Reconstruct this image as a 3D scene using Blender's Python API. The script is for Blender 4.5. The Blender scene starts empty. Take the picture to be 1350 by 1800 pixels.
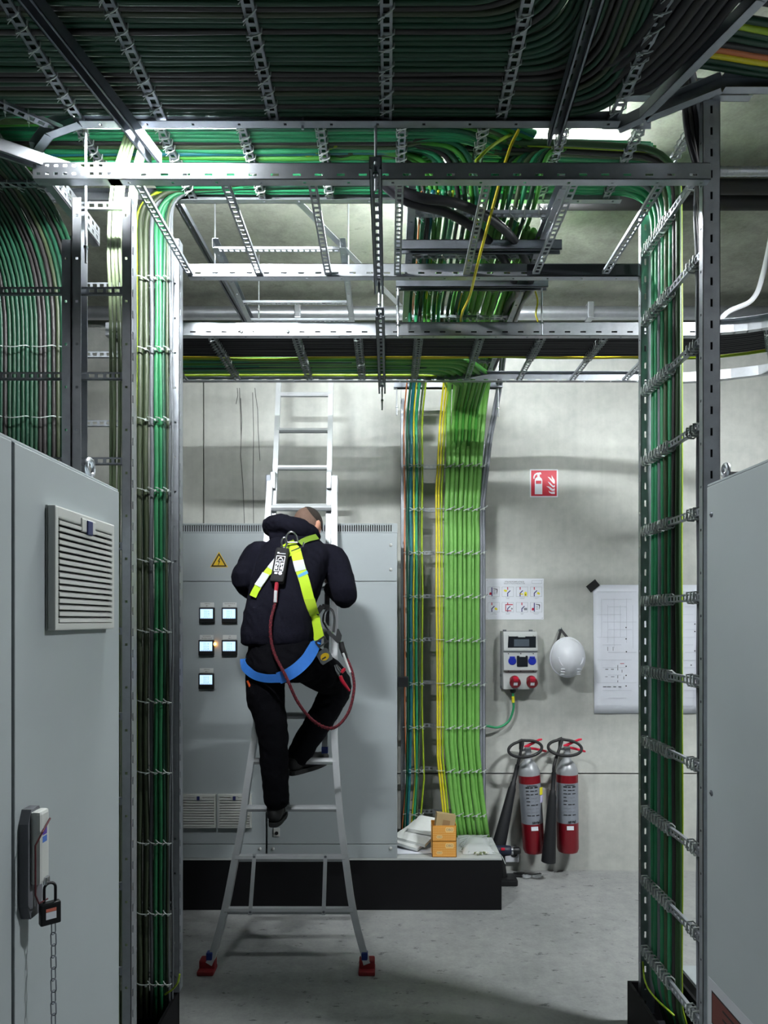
import bpy, bmesh, math, random
from mathutils import Vector, Matrix, noise
from mathutils.bvhtree import BVHTree

random.seed(7)
SC = bpy.context.scene
COL = SC.collection
PI = math.pi

# ---------------------------------------------------------------- camera, world, exposure
FPX, CX, CY, EYE = 1240.0, 683.0, 1090.0, 1.8       # focal length and principal point of the photograph (1350 x 1800 px)
cam_data = bpy.data.cameras.new('camera')
cam_data.sensor_fit = 'VERTICAL'
cam_data.sensor_height = 36.0
cam_data.lens = FPX / 1800.0 * 36.0
cam_data.shift_x = -(CX - 675.0) / 1800.0
cam_data.shift_y = (CY - 900.0) / 1800.0
cam_data.clip_start = 0.05
camera = bpy.data.objects.new('camera', cam_data)
camera.location = (0, 0, EYE)
camera.rotation_euler = (PI / 2, 0, 0)
COL.objects.link(camera)
SC.camera = camera

world = bpy.data.worlds.new('world')
SC.world = world
world.use_nodes = True
world.node_tree.nodes['Background'].inputs[0].default_value = (0.03, 0.035, 0.045, 1)
world.node_tree.nodes['Background'].inputs[1].default_value = 0.2

SC.view_settings.view_transform = 'Standard'
SC.view_settings.look = 'None'
SC.view_settings.gamma = 1.0
SC.view_settings.use_curve_mapping = False
SC.view_settings.exposure = 0.6
LAMP_STRENGTH = 1000.0
SC.cycles.use_denoising = True
SC.cycles.max_bounces = 8
SC.cycles.caustics_reflective = False
SC.cycles.caustics_refractive = False

# ---------------------------------------------------------------- helpers
def W(px, py, D):
    """point at depth D seen at photograph pixel (px, py)"""
    return Vector(((px - CX) / FPX * D, D, EYE - (py - CY) / FPX * D))

def lin(c):
    r = []
    for v in c:
        v = v / 255.0
        r.append(v / 12.92 if v <= 0.04045 else ((v + 0.055) / 1.055) ** 2.4)
    return r + [1.0]

MATS = {}
def mat(name, rgb=(128, 128, 128), rough=0.5, metal=0.0, var=0.0, scale=8.0, bump=0.0, bscale=60.0, rgb2=None,
        stretch=(1, 1, 1), emit=None, estr=0.0, alpha=1.0, trans=0.0, rvar=0.0, spec=None):
    if name in MATS:
        return MATS[name]
    m = bpy.data.materials.new(name)
    m.use_nodes = True
    nt = m.node_tree
    b = nt.nodes['Principled BSDF']
    base = lin(rgb)
    b.inputs['Base Color'].default_value = base
    b.inputs['Roughness'].default_value = rough
    b.inputs['Metallic'].default_value = metal
    if spec is not None:
        b.inputs['Specular IOR Level'].default_value = spec
    if trans:
        b.inputs['Transmission Weight'].default_value = trans
    if alpha < 1:
        b.inputs['Alpha'].default_value = alpha
    if emit is not None:
        b.inputs['Emission Color'].default_value = lin(emit)
        b.inputs['Emission Strength'].default_value = estr
    if var or bump or rvar:
        tc = nt.nodes.new('ShaderNodeTexCoord')
        mp = nt.nodes.new('ShaderNodeMapping')
        mp.inputs['Scale'].default_value = stretch
        geo = nt.nodes.new('ShaderNodeNewGeometry')
        nt.links.new(geo.outputs['Position'], mp.inputs['Vector'])
        if var or rvar:
            n = nt.nodes.new('ShaderNodeTexNoise')
            n.inputs['Scale'].default_value = scale
            n.inputs['Detail'].default_value = 6
            n.inputs['Roughness'].default_value = 0.65
            nt.links.new(mp.outputs['Vector'], n.inputs['Vector'])
            if var:
                r = nt.nodes.new('ShaderNodeValToRGB')
                r.color_ramp.elements[0].position = 0.3
                r.color_ramp.elements[1].position = 0.7
                c2 = lin(rgb2) if rgb2 else [max(0, v * (1 - var)) for v in base[:3]] + [1]
                c1 = base if rgb2 else [min(1, v * (1 + var)) for v in base[:3]] + [1]
                r.color_ramp.elements[0].color = c2
                r.color_ramp.elements[1].color = c1
                nt.links.new(n.outputs['Fac'], r.inputs['Fac'])
                nt.links.new(r.outputs['Color'], b.inputs['Base Color'])
            if rvar:
                mr = nt.nodes.new('ShaderNodeMapRange')
                mr.inputs['To Min'].default_value = max(0.05, rough - rvar)
                mr.inputs['To Max'].default_value = min(1, rough + rvar)
                nt.links.new(n.outputs['Fac'], mr.inputs['Value'])
                nt.links.new(mr.outputs['Result'], b.inputs['Roughness'])
        if bump:
            n2 = nt.nodes.new('ShaderNodeTexNoise')
            n2.inputs['Scale'].default_value = bscale
            n2.inputs['Detail'].default_value = 4
            nt.links.new(mp.outputs['Vector'], n2.inputs['Vector'])
            bp = nt.nodes.new('ShaderNodeBump')
            bp.inputs['Strength'].default_value = bump
            bp.inputs['Distance'].default_value = 0.01
            nt.links.new(n2.outputs['Fac'], bp.inputs['Height'])
            nt.links.new(bp.outputs['Normal'], b.inputs['Normal'])
    MATS[name] = m
    return m

def concrete(name, light, dark, rough=0.75, streak=True, spots=0.0, big=0.7):
    """bare concrete: broad clouds, fine grain, faint vertical streaks, optional scuff marks"""
    m = bpy.data.materials.new(name)
    m.use_nodes = True
    nt = m.node_tree
    b = nt.nodes['Principled BSDF']
    geo = nt.nodes.new('ShaderNodeNewGeometry')
    def nz(scale, detail, stretch=(1, 1, 1), rough=0.6):
        mp = nt.nodes.new('ShaderNodeMapping')
        mp.inputs['Scale'].default_value = stretch
        nt.links.new(geo.outputs['Position'], mp.inputs['Vector'])
        n = nt.nodes.new('ShaderNodeTexNoise')
        n.inputs['Scale'].default_value = scale
        n.inputs['Detail'].default_value = detail
        n.inputs['Roughness'].default_value = rough
        nt.links.new(mp.outputs['Vector'], n.inputs['Vector'])
        return n.outputs['Fac']
    def math_(op, a, c):
        q = nt.nodes.new('ShaderNodeMath')
        q.operation = op
        for i, v in enumerate((a, c)):
            if isinstance(v, (int, float)):
                q.inputs[i].default_value = v
            else:
                nt.links.new(v, q.inputs[i])
        return q.outputs[0]
    fac = math_('ADD', math_('MULTIPLY', nz(big, 8), 0.6), math_('MULTIPLY', nz(14, 6), 0.25))
    if streak:
        fac = math_('ADD', fac, math_('MULTIPLY', nz(6, 5, (3, 3, 0.15)), 0.15))
    else:
        fac = math_('ADD', fac, math_('MULTIPLY', nz(60, 3), 0.15))
    r = nt.nodes.new('ShaderNodeValToRGB')
    r.color_ramp.elements[0].position = 0.36
    r.color_ramp.elements[1].position = 0.62
    r.color_ramp.elements[0].color = lin(dark)
    r.color_ramp.elements[1].color = lin(light)
    nt.links.new(fac, r.inputs['Fac'])
    out = r.outputs['Color']
    if spots:
        th = nt.nodes.new('ShaderNodeValToRGB')
        th.color_ramp.elements[0].position = 0.605
        th.color_ramp.elements[1].position = 0.66
        nt.links.new(nz(9, 5, (1, 2.2, 1), 0.75), th.inputs['Fac'])
        mx = nt.nodes.new('ShaderNodeMix')
        mx.data_type = 'RGBA'
        nt.links.new(math_('MULTIPLY', th.outputs['Color'], spots), mx.inputs[0])
        nt.links.new(out, mx.inputs[6])
        mx.inputs[7].default_value = lin((40, 42, 44))
        out = mx.outputs[2]
    nt.links.new(out, b.inputs['Base Color'])
    b.inputs['Roughness'].default_value = rough
    bp = nt.nodes.new('ShaderNodeBump')
    bp.inputs['Strength'].default_value = 0.15
    bp.inputs['Distance'].default_value = 0.004
    nt.links.new(nz(45, 5), bp.inputs['Height'])
    nt.links.new(bp.outputs['Normal'], b.inputs['Normal'])
    MATS[name] = m
    return m

ORD = ['first', 'second', 'third', 'fourth', 'fifth', 'sixth', 'seventh', 'eighth', 'ninth', 'tenth', 'eleventh', 'twelfth', 'thirteenth', 'fourteenth', 'fifteenth', 'sixteenth', 'seventeenth', 'eighteenth', 'nineteenth', 'twentieth']
ORD += ['twenty-' + q for q in ORD[:9]] + ['thirtieth']
WL = {}                                                # world position of each object's origin

def link(o, parent=None, world_pos=None):
    COL.objects.link(o)
    wp = Vector(world_pos if world_pos is not None else (0, 0, 0))
    if parent is not None:
        o.parent = parent
        o.location = wp - WL[parent.name]
    else:
        o.location = wp
    WL[o.name] = wp
    return o

def tag(o, label, cat, group=None):
    o['label'] = label
    o['category'] = cat
    if group:
        o['group'] = group
    return o

def thing(name, label, cat, loc, group=None):
    o = bpy.data.objects.new(name, None)
    o.empty_display_size = 0.05
    link(o, None, loc)
    return tag(o, label, cat, group)

def frame(o, ex, ey, ez=None):
    ex = Vector(ex).normalized()
    ey = Vector(ey).normalized()
    ez = Vector(ez).normalized() if ez is not None else ex.cross(ey).normalized()
    M = Matrix((ex, ey, ez)).transposed().to_4x4()
    M.translation = Vector(o)
    return M

def fillet(pts, rad, seg=6):
    pts = [Vector(p) for p in pts]
    rads = rad if isinstance(rad, (list, tuple)) else [rad] * len(pts)
    out = [pts[0]]
    for i in range(1, len(pts) - 1):
        a, p, c = pts[i - 1], pts[i], pts[i + 1]
        d1, d2 = (a - p), (c - p)
        l1, l2 = d1.length, d2.length
        d1.normalize(); d2.normalize()
        ang = d1.angle(d2, PI)
        if ang > PI - 0.02:
            out.append(p)
            continue
        t = min(rads[i] / max(math.tan(ang / 2), 1e-3), l1 * 0.48, l2 * 0.48)
        q0, q1 = p + d1 * t, p + d2 * t
        for k in range(seg + 1):
            s = k / seg
            out.append(q0 * (1 - s) ** 2 + p * 2 * s * (1 - s) + q1 * s * s)
    out.append(pts[-1])
    return out

def spline(pts, n=8):
    pts = [Vector(p) for p in pts]
    P = [pts[0] * 2 - pts[1]] + pts + [pts[-1] * 2 - pts[-2]]
    out = []
    for i in range(1, len(P) - 2):
        for k in range(n):
            t = k / n
            a, b, c, d = P[i - 1], P[i], P[i + 1], P[i + 2]
            out.append(0.5 * ((2 * b) + (c - a) * t + (2 * a - 5 * b + 4 * c - d) * t * t + (3 * b - a - 3 * c + d) * t ** 3))
    out.append(pts[-1])
    return out

class MB:
    def __init__(self):
        self.v, self.f, self.m = [], [], []
    def add(self, vs, fs, mi=0):
        n = len(self.v)
        self.v += [Vector(p) for p in vs]
        self.f += [tuple(i + n for i in f) for f in fs]
        self.m += [mi] * len(fs)
        return self
    def box(self, x0, x1, y0, y1, z0, z1, M=None, mi=0):
        vs = [Vector((x, y, z)) for z in (z0, z1) for y in (y0, y1) for x in (x0, x1)]
        if M is not None:
            vs = [M @ p for p in vs]
        return self.add(vs, [(0, 2, 3, 1), (4, 5, 7, 6), (0, 1, 5, 4), (2, 6, 7, 3), (0, 4, 6, 2), (1, 3, 7, 5)], mi)
    def rbox(self, x0, x1, y0, y1, z0, z1, r=0.004, M=None, mi=0):
        """box with chamfered edges"""
        bm = bmesh.new()
        bmesh.ops.create_cube(bm, size=1)
        for p in bm.verts:
            p.co = Vector((x0 + (p.co.x + .5) * (x1 - x0), y0 + (p.co.y + .5) * (y1 - y0), z0 + (p.co.z + .5) * (z1 - z0)))
        r = min(r, 0.45 * min(abs(x1 - x0), abs(y1 - y0), abs(z1 - z0)))
        bmesh.ops.bevel(bm, geom=bm.edges[:], offset=r, segments=2, affect='EDGES', profile=0.6)
        bmesh.ops.recalc_face_normals(bm, faces=bm.faces[:])
        bm.verts.index_update()
        vs = [p.co.copy() for p in bm.verts]
        fs = [tuple(q.index for q in f.verts) for f in bm.faces]
        bm.free()
        if M is not None:
            vs = [M @ p for p in vs]
        return self.add(vs, fs, mi)
    def tube(self, path, r, n=8, closed=False, caps=True, mi=0, flat=1.0, up=None):
        path = [Vector(p) for p in path]
        N = len(path)
        rad = r if isinstance(r, (list, tuple)) else [r] * N
        def tan(i):
            if closed:
                return (path[(i + 1) % N] - path[(i - 1) % N]).normalized()
            return (path[min(i + 1, N - 1)] - path[max(i - 1, 0)]).normalized()
        t = tan(0)
        u = Vector(up) if up is not None else (Vector((0, 0, 1)) if abs(t.z) < 0.8 else Vector((1, 0, 0)))
        u = (u - t * u.dot(t)).normalized()
        vs, fs = [], []
        for i in range(N):
            t = tan(i)
            u = (u - t * u.dot(t))
            if u.length < 1e-6:
                u = t.orthogonal()
            u.normalize()
            w = t.cross(u)
            for k in range(n):
                a = 2 * PI * k / n + (PI / 4 if n == 4 else 0)
                vs.append(path[i] + (u * math.cos(a) + w * math.sin(a) * flat) * rad[i])
        M = N if closed else N - 1
        for i in range(M):
            j = (i + 1) % N
            for k in range(n):
                l = (k + 1) % n
                fs.append((i * n + k, i * n + l, j * n + l, j * n + k))
        if caps and not closed:
            fs.append(tuple(reversed(range(n))))
            fs.append(tuple((N - 1) * n + k for k in range(n)))
        return self.add(vs, fs, mi)
    def lathe(self, prof, M, n=24, mi=0):
        """prof: (radius, height) pairs about the local z axis of M"""
        vs, fs = [], []
        for (r, z) in prof:
            for k in range(n):
                a = 2 * PI * k / n
                vs.append(M @ Vector((r * math.cos(a), r * math.sin(a), z)))
        for i in range(len(prof) - 1):
            for k in range(n):
                l = (k + 1) % n
                fs.append((i * n + k, i * n + l, (i + 1) * n + l, (i + 1) * n + k))
        fs.append(tuple(reversed(range(n))))
        fs.append(tuple((len(prof) - 1) * n + k for k in range(n)))
        return self.add(vs, fs, mi)
    def prism(self, poly, M, h, mi=0):
        """polygon in the local xy plane of M pulled up by h along local z"""
        n = len(poly)
        vs = [M @ Vector((x, y, 0)) for x, y in poly] + [M @ Vector((x, y, h)) for x, y in poly]
        fs = [tuple(reversed(range(n))), tuple(range(n, 2 * n))]
        fs += [(i, (i + 1) % n, n + (i + 1) % n, n + i) for i in range(n)]
        return self.add(vs, fs, mi)
    def ell(self, c, r, M=None, n=16, mi=0):
        bm = bmesh.new()
        bmesh.ops.create_uvsphere(bm, u_segments=n, v_segments=max(6, n // 2 + 2), radius=1)
        bm.verts.index_update()
        R = M if M is not None else Matrix.Identity(3)
        vs = [Vector(c) + R @ Vector((p.co.x * r[0], p.co.y * r[1], p.co.z * r[2])) for p in bm.verts]
        fs = [tuple(q.index for q in f.verts) for f in bm.faces]
        bm.free()
        return self.add(vs, fs, mi)
    def mesh(self, name, mats, smooth=False, origin=(0, 0, 0)):
        me = bpy.data.meshes.new(name)
        og = Vector(origin)
        me.from_pydata([p - og for p in self.v], [], self.f)
        mats = mats if isinstance(mats, (list, tuple)) else [mats]
        for q in mats:
            me.materials.append(q)
        if len(mats) > 1:
            me.polygons.foreach_set('material_index', self.m)
        if smooth:
            me.polygons.foreach_set('use_smooth', [True] * len(self.f))
            if smooth != 'all':
                me.set_sharp_from_angle(angle=math.radians(40))
        me.update()
        return me
    def build(self, name, mats, parent=None, smooth=False, at=None):
        if at is None:
            lo = Vector([min(p[i] for p in self.v) for i in range(3)])
            hi = Vector([max(p[i] for p in self.v) for i in range(3)])
            at = Vector(((lo.x + hi.x) / 2, (lo.y + hi.y) / 2, lo.z))
        o = bpy.data.objects.new(name, self.mesh(name, mats, smooth, at))
        return link(o, parent, at)

def inst(name, me, parent, M):
    """another object on a shared mesh, set by a world matrix"""
    o = bpy.data.objects.new(name, me)
    COL.objects.link(o)
    o.parent = parent
    L = M.copy()
    L.translation = M.translation - WL[parent.name]
    o.matrix_basis = L
    WL[o.name] = M.translation.copy()
    return o

def text(s, size, M, m, parent, name='lettering', align='CENTER', depth=0.0004, sx=1.0):
    cu = bpy.data.curves.new(name, 'FONT')
    cu.body = s
    cu.size = size
    cu.align_x = align
    cu.align_y = 'CENTER'
    cu.extrude = depth
    tmp = bpy.data.objects.new('tmp', cu)
    COL.objects.link(tmp)
    dg = bpy.context.evaluated_depsgraph_get()
    me = bpy.data.meshes.new_from_object(tmp.evaluated_get(dg))
    COL.objects.unlink(tmp)
    bpy.data.objects.remove(tmp)
    me.name = name
    me.materials.clear()
    me.materials.append(m)
    S = M @ Matrix.Diagonal((sx, 1, 1, 1))
    R = S.copy(); R.translation = (0, 0, 0)
    me.transform(R)
    o = bpy.data.objects.new(name, me)
    return link(o, parent, M.translation)

FRONT = lambda p: frame(p, (1, 0, 0), (0, 0, 1))          # sheet facing the camera side (-Y)
RIGHTF = lambda p: frame(p, (0, -1, 0), (0, 0, 1), (-1, 0, 0))   # sheet facing -X
LEFTF = lambda p: frame(p, (0, 1, 0), (0, 0, 1), (1, 0, 0))    # sheet facing +X

# ---------------------------------------------------------------- materials
GALV = mat('galvanised_steel', (158, 163, 170), 0.42, 0.75, 0.10, 22, 0, rvar=0.10)
GALV2 = mat('bright_zinc', (176, 180, 186), 0.36, 0.8, 0.08, 30, rvar=0.08)
STRUT = mat('strut_zinc', (122, 127, 135), 0.45, 0.75, 0.12, 18, rvar=0.1)
ALU = mat('brushed_aluminium', (196, 200, 204), 0.4, 0.5, 0.05, 12, rvar=0.08)
DARKM = mat('blackened_steel', (34, 36, 42), 0.5, 0.3)
BLACKP = mat('black_plastic', (16, 17, 20), 0.45)
BLACKR = mat('black_rubber', (18, 18, 21), 0.6)
PLINTH = mat('black_powder_coat', (7, 7, 11), 0.7, 0, 0.15, 20, spec=.25)
CAB = mat('light_grey_enamel', (158, 166, 169), 0.45, 0, 0.03, 3, 0.03, 400)
CABD = mat('cabinet_seam', (40, 42, 46), 0.7)
CABP = mat('grille_plastic', (188, 191, 188), 0.5)
WHITEP = mat('white_plastic', (226, 229, 236), 0.35)
PAPER = mat('white_paper', (222, 226, 236), 0.8, 0, 0.03, 5, 0.08, 12)
SIGNW = mat('sign_white', (228, 232, 240), 0.4)
REDSIGN = mat('sign_red', (196, 24, 52), 0.45)
RED = mat('extinguisher_red', (122, 16, 30), 0.32)
REDL = mat('lever_red', (205, 30, 60), 0.4)
REDPAD = mat('pad_red', (130, 28, 34), 0.7, 0, 0.15, 30)
BLUE = mat('socket_blue', (28, 48, 170), 0.4)
DKBLUE = mat('latch_navy', (32, 40, 92), 0.5)
YEL = mat('sign_yellow', (214, 178, 20), 0.5)
INK = mat('black_ink', (22, 22, 26), 0.7)
INKB = mat('navy_ink', (32, 36, 110), 0.7)
INKR = mat('red_ink', (190, 30, 60), 0.7)
INKY = mat('yellow_ink', (226, 216, 40), 0.7)
INKG = mat('grey_ink', (130, 134, 144), 0.7)
CHROME = mat('chrome', (200, 202, 206), 0.2, 0.95)
SMOKE = mat('smoked_window', (22, 26, 34), 0.12)
TIE = mat('tie_natural', (172, 180, 178), 0.5)
CLEAR = mat('clear_plastic', (225, 230, 232), 0.35, alpha=0.5)
FOAM = mat('white_foam', (224, 227, 226), 0.9, 0, 0.03, 20, 0.1, 120)
CARD = mat('brown_cardboard', (172, 150, 108), 0.85, 0, 0.05, 20)
ORANGE = mat('carton_orange', (232, 158, 62), 0.7)
ORANGEP = mat('carton_pale_orange', (246, 206, 132), 0.7)
C_GREEN = mat('cable_bright_green', (108, 166, 78), 0.5, 0, 0.08, 25)
C_GREEN2 = mat('cable_mid_green', (62, 138, 46), 0.5, 0, 0.1, 25)
C_TEAL_DIM = mat('cable_emerald_shaded', (30, 104, 64), 0.5, 0, 0.1, 20)  # emerald cable with shade put into the colour, for runs near the lamp
C_TEAL2_DIM = mat('cable_deep_emerald_shaded', (16, 62, 44), 0.5, 0, 0.12, 20)  # deep emerald darkened in the colour, keeps the left tray runs in shade
C_OLIVE_DIM = mat('cable_olive_shaded', (50, 60, 40), 0.5, 0, 0.1, 20)  # olive cable, its shade mixed into the base colour
C_GREY_DIM = mat('cable_grey_shaded', (86, 90, 94), 0.5, 0, 0.06, 20)  # grey cable toned down in colour against the strong lamp light
C_LEAF = mat('cable_leaf_green', (32, 68, 30), 0.5, 0, 0.1, 20)
C_TEAL = mat('cable_emerald', (46, 146, 98), 0.45, 0, 0.1, 20)
C_TEAL2 = mat('cable_deep_emerald', (20, 86, 60), 0.45, 0, 0.1, 20)
C_BLUE = mat('cable_blue_green', (24, 104, 112), 0.45, 0, 0.08, 20)
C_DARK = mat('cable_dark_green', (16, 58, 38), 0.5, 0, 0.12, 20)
C_OLIVE = mat('cable_olive', (74, 92, 62), 0.5, 0, 0.1, 20)
C_BROWN = mat('cable_brown_grey', (40, 38, 38), 0.5, 0, 0.1, 20)
C_GREY = mat('cable_grey', (122, 126, 134), 0.5, 0, 0.06, 20)
C_BLACK = mat('cable_black', (20, 19, 26), 0.5)
PIPEB = mat('pipe_black', (11, 11, 13), 0.75)
C_YEL = mat('cable_yellow', (214, 200, 34), 0.5, 0, 0.1, 30)
C_YG = mat('cable_yellow_green', (150, 178, 34), 0.5, 0, 0.1, 30)
C_ORG = mat('cable_orange', (196, 112, 66), 0.5)
C_CREAM = mat('cable_pale_green', (142, 158, 122), 0.5, 0, 0.05, 20)
CLOTH = mat('navy_black_fleece', (20, 20, 30), 0.95, 0, 0.2, 60, 0.25, 300, spec=0.1)
TROUSER = mat('black_work_cotton', (13, 13, 18), 0.95, 0, 0.2, 60, 0.25, 300, spec=0.1)
SKIN = mat('skin', (196, 142, 118), 0.6, 0, 0.06, 40)
HAIR = mat('cropped_brown_hair', (44, 36, 32), 0.9, 0, 0.25, 160, 0.3, 400)
SHAVED = mat('shaved_scalp', (112, 88, 76), 0.8, 0, 0.12, 120, 0.2, 400)
LIME = mat('webbing_lime', (196, 232, 40), 0.7, 0, 0.04, 40, 0.15, 500)
LIMEG = mat('webbing_olive', (120, 150, 40), 0.7)
WEBW = mat('webbing_white', (214, 218, 220), 0.7)
WEBB = mat('webbing_blue', (58, 130, 226), 0.6, 0, 0.05, 40, 0.15, 500)
WEBC = mat('webbing_cyan', (90, 170, 240), 0.6)
ROPE = mat('rope_maroon', (92, 24, 36), 0.8, 0, 0.5, 90, 0.3, 200)
PADD = mat('horn_black', (17, 19, 24), 0.55)
GREYP = mat('extinguisher_grey', (150, 154, 158), 0.35, 0.1)
SOLE = mat('boot_sole', (36, 36, 38), 0.8)
BOOT = mat('boot_leather', (20, 20, 22), 0.6)

M_WALL = concrete('wall_concrete', (196, 198, 192), (160, 163, 160))
M_FLOOR = concrete('floor_concrete', (164, 166, 165), (122, 125, 126), 0.55, False, 0.75, 0.9)
M_DIM = concrete('bounce_cut_concrete', (40, 42, 44), (28, 29, 30))  # unseen side and front walls made near black to cut bounced light
M_CEIL = concrete('ceiling_concrete', (172, 174, 164), (112, 115, 106), 0.85, False, 0.25, 1.1)

# ---------------------------------------------------------------- lamps
def tube_lamp(label, x, y, z, L, power=1.0, trough=None, gap=.045):
    t = thing('tube_lamp', label, 'lamp', (x, y, z))
    TL = mat('lamp_tube_glow_%d' % int(power * 100), (255, 255, 255), 0.4, emit=(246, 250, 251), estr=LAMP_STRENGTH * power)
    mb = MB(); mb.tube([(x - L / 2, y, z), (x + L / 2, y, z)], 0.016, 12)
    mb.build('tube', TL, t, True)
    mb = MB(); mb.rbox(x - L / 2 - .05, x + L / 2 + .05, y - .018, y + .018, z + gap, z + gap + .035, .006)
    for s in (-1, 1):
        mb.rbox(x + s * (L / 2 + .02) - .02, x + s * (L / 2 + .02) + .02, y - .016, y + .016, z - .018, z + gap + .005, .004)
    mb.build('batten', WHITEP, t)
    if trough is not None:                                          # trough added to cut the tube's upward light; its alpha leaks a little
        mb = MB()
        x0, x1 = x - L / 2 - .05, x + L / 2 + .05
        mb.box(x0, x1, y - .046, y + .046, z + .034, z + .038)
        mb.box(x0, x1, y - .048, y - .045, z + trough, z + .038); mb.box(x0, x1, y + .045, y + .048, z + trough, z + .038)
        mb.build('light_shield', mat('leaky_light_shield', (226, 229, 236), .35, alpha=.90), t)
    for s in (-1, 1):
        mb = MB(); mb.tube([(x + s * L * .35, y, z + .08), (x + s * L * .35, y, 4.05)], 0.004, 6)
        mb.build('hanger_rod', GALV, t)
tube_lamp('glowing tube lamp behind the top cable tray rail at upper left', -0.79, 2.362, 3.473, 0.44, 1.15, .005)
tube_lamp('tube lamp under the ceiling above the middle tray', 0.46, 3.43, 3.86, 0.95, 0.31, None, .07)
tube_lamp('added fill tube under the ceiling above the ladder and person', -0.80, 3.43, 3.86, 0.9, 0.05, None, .07)  # unseen fill tube, added to brighten the left wall and ceiling
tube_lamp('tube lamp hung under the ceiling right of the portal post', 2.40, 2.38, 3.60, 0.62, 1.5, -.010)
# ---------------------------------------------------------------- room shell
def struct(name, mb, m, parent=None):
    o = mb.build(name, m, parent)
    if parent is None:
        o['kind'] = 'structure'
    return o
XL, XR, YF, YB, ZC = -3.2, 4.2, -2.6, 5.07, 4.05
struct('floor', MB().box(XL, XR, YF, YB + .2, -.15, 0), M_FLOOR)
ceil_o = struct('ceiling', MB().box(XL, XR, YF, YB + .2, ZC + .004, ZC + .2), M_CEIL)
for (a, b) in ((YF, .55), (.56, 2.95), (2.96, 5.26)):
    struct('ceiling_slab', MB().box(XL + .01, XR - .01, a, b, ZC, ZC + .003), M_CEIL, ceil_o)
wall_o = struct('wall_back', MB().box(XL, XR, YB + .06, YB + .26, 0, ZC), mat('joint_grey', (92, 94, 94), 0.9))
for (x0, x1) in ((XL, -1.335), (-1.325, 3.1), (3.11, XR)):
    for (z0, z1) in ((0, .692), (.702, ZC)):
        struct('wall_panel', MB().box(x0, x1, YB, YB + .058, z0, z1), M_WALL, wall_o)
# thin dark drip cracks under the cable tray
def crack(pts):
    mb = MB(); mb.tube([W(x, y, YB) + Vector((0, -.0002, 0)) for x, y in pts], .0026, 4)
    o = mb.build('crack', mat('drip_stain', (74, 76, 74), 0.9), wall_o)
crack([(417, 682), (418, 695), (415, 710)])
crack([(421, 682), (423, 730), (424, 770), (423, 800), (427, 850), (430, 925)])
crack([(423, 700), (425, 740), (424, 772)])
crack([(448, 682), (450, 700), (453, 720), (454, 760), (457, 810)])
crack([(444, 690), (446, 760), (445, 850), (446, 925)])
struct('wall_left', MB().box(XL - .2, XL, YF, YB + .2, 0, ZC), M_DIM)
struct('wall_right', MB().box(XR, XR + .2, YF, YB + .2, 0, ZC), M_DIM)
struct('wall_front', MB().box(XL, XR, YF - .2, YF, 0, ZC), M_DIM)

# ---------------------------------------------------------------- cable ladders
def slots(mb, M, L, w, t, pitch, slen, sw, off=0.5, start=0.02, mi=0):
    """sheet L x w x t (local x, y, z) with a row of real slots along x, centred at off*w"""
    y0, y1 = off * w - sw / 2, off * w + sw / 2
    mb.box(0, L, 0, y0, 0, t, M, mi)
    mb.box(0, L, y1, w, 0, t, M, mi)
    x = 0.0
    s = start
    while s + slen < L - 0.004:
        mb.box(x, s, y0, y1, 0, t, M, mi)
        x = s + slen
        s += pitch
    mb.box(x, L, y0, y1, 0, t, M, mi)

def side_rail(parent, P0, u, L, n, hr, fdir, fl=0.03, m=None, off=0.28, holes=True, name='side_rail'):
    """folded rail: slotted web (along u, height hr along n) with two flanges turned to fdir"""
    mb = MB()
    slots(mb, frame(P0, u, n, fdir), L, hr, .002, .0745, .027, .008, off, .03)
    P0 = Vector(P0)
    for z in (0, hr - .002):
        F = frame(P0 + Vector(n) * z, u, fdir, n)
        if holes and z == 0:
            slots(mb, F, L, fl, .002, .15, .009, .009, .55, .06)
        else:
            mb.box(0, L, 0, fl, 0, .002, F)
    return mb.build(name, m or GALV, parent)

RUNGS = {}
def rung_mesh(L, w=.03, m=None, dep=.014):
    k = (round(L, 3), w, (m or GALV).name)
    if k not in RUNGS:
        mb = MB()
        slots(mb, frame((0, -w / 2, 0), (1, 0, 0), (0, 1, 0)), L, w, .002, .03, .019, w * .5, .5, .018)
        for y in (-w / 2, w / 2 - .002):
            mb.box(0, L, y, y + .002, 0, dep)
        RUNGS[k] = mb.mesh('rung', m or GALV)
    return RUNGS[k]

def tie_mesh(w, h, lean, r=.0026):
    k = ('tie', w, h, lean, r)
    if k not in RUNGS:
        mb = MB()
        p = [(-lean, -w, -.004), (-lean * .3, -w * .4, -.006), (lean * .3, w * .4, -.006), (lean, w, -.004), (lean, w + .002, h * .6),
             (lean * .6, w * .5, h), (-lean * .6, -w * .5, h), (-lean, -w - .002, h * .6)]
        mb.tube(p, r, 4, closed=True)
        mb.box(lean * .2 - .003, lean * .2 + .003, w * .2, w * .2 + .007, -.011, -.003)
        if r < .003:
            mb.tube([(lean * .2, w * .25, -.009), (lean * .6, w * .7, -.014), (lean, w, -.016)], .0014, 4)
        RUNGS[k] = mb.mesh('cable_tie', TIE)
    return RUNGS[k]

def rung(parent, P0, u, n, L, w=.03, m=None):
    """rung from P0 along u, plate facing -n"""
    e = Vector(n).cross(Vector(u))
    return inst('rung', rung_mesh(L, w, m), parent, frame(P0, u, e, n))

def ties(parent, P0, u, n, ts, w=.019, h=.024, lean=.006, r=.0026):
    e = Vector(n).cross(Vector(u))
    for t in ts:
        l = lean * random.choice((1, 1, 1.6, .5))
        l = round(l, 4)
        inst('cable_tie', tie_mesh(w, h, l, r), parent, frame(Vector(P0) + Vector(u) * t, u, e, n))

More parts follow.
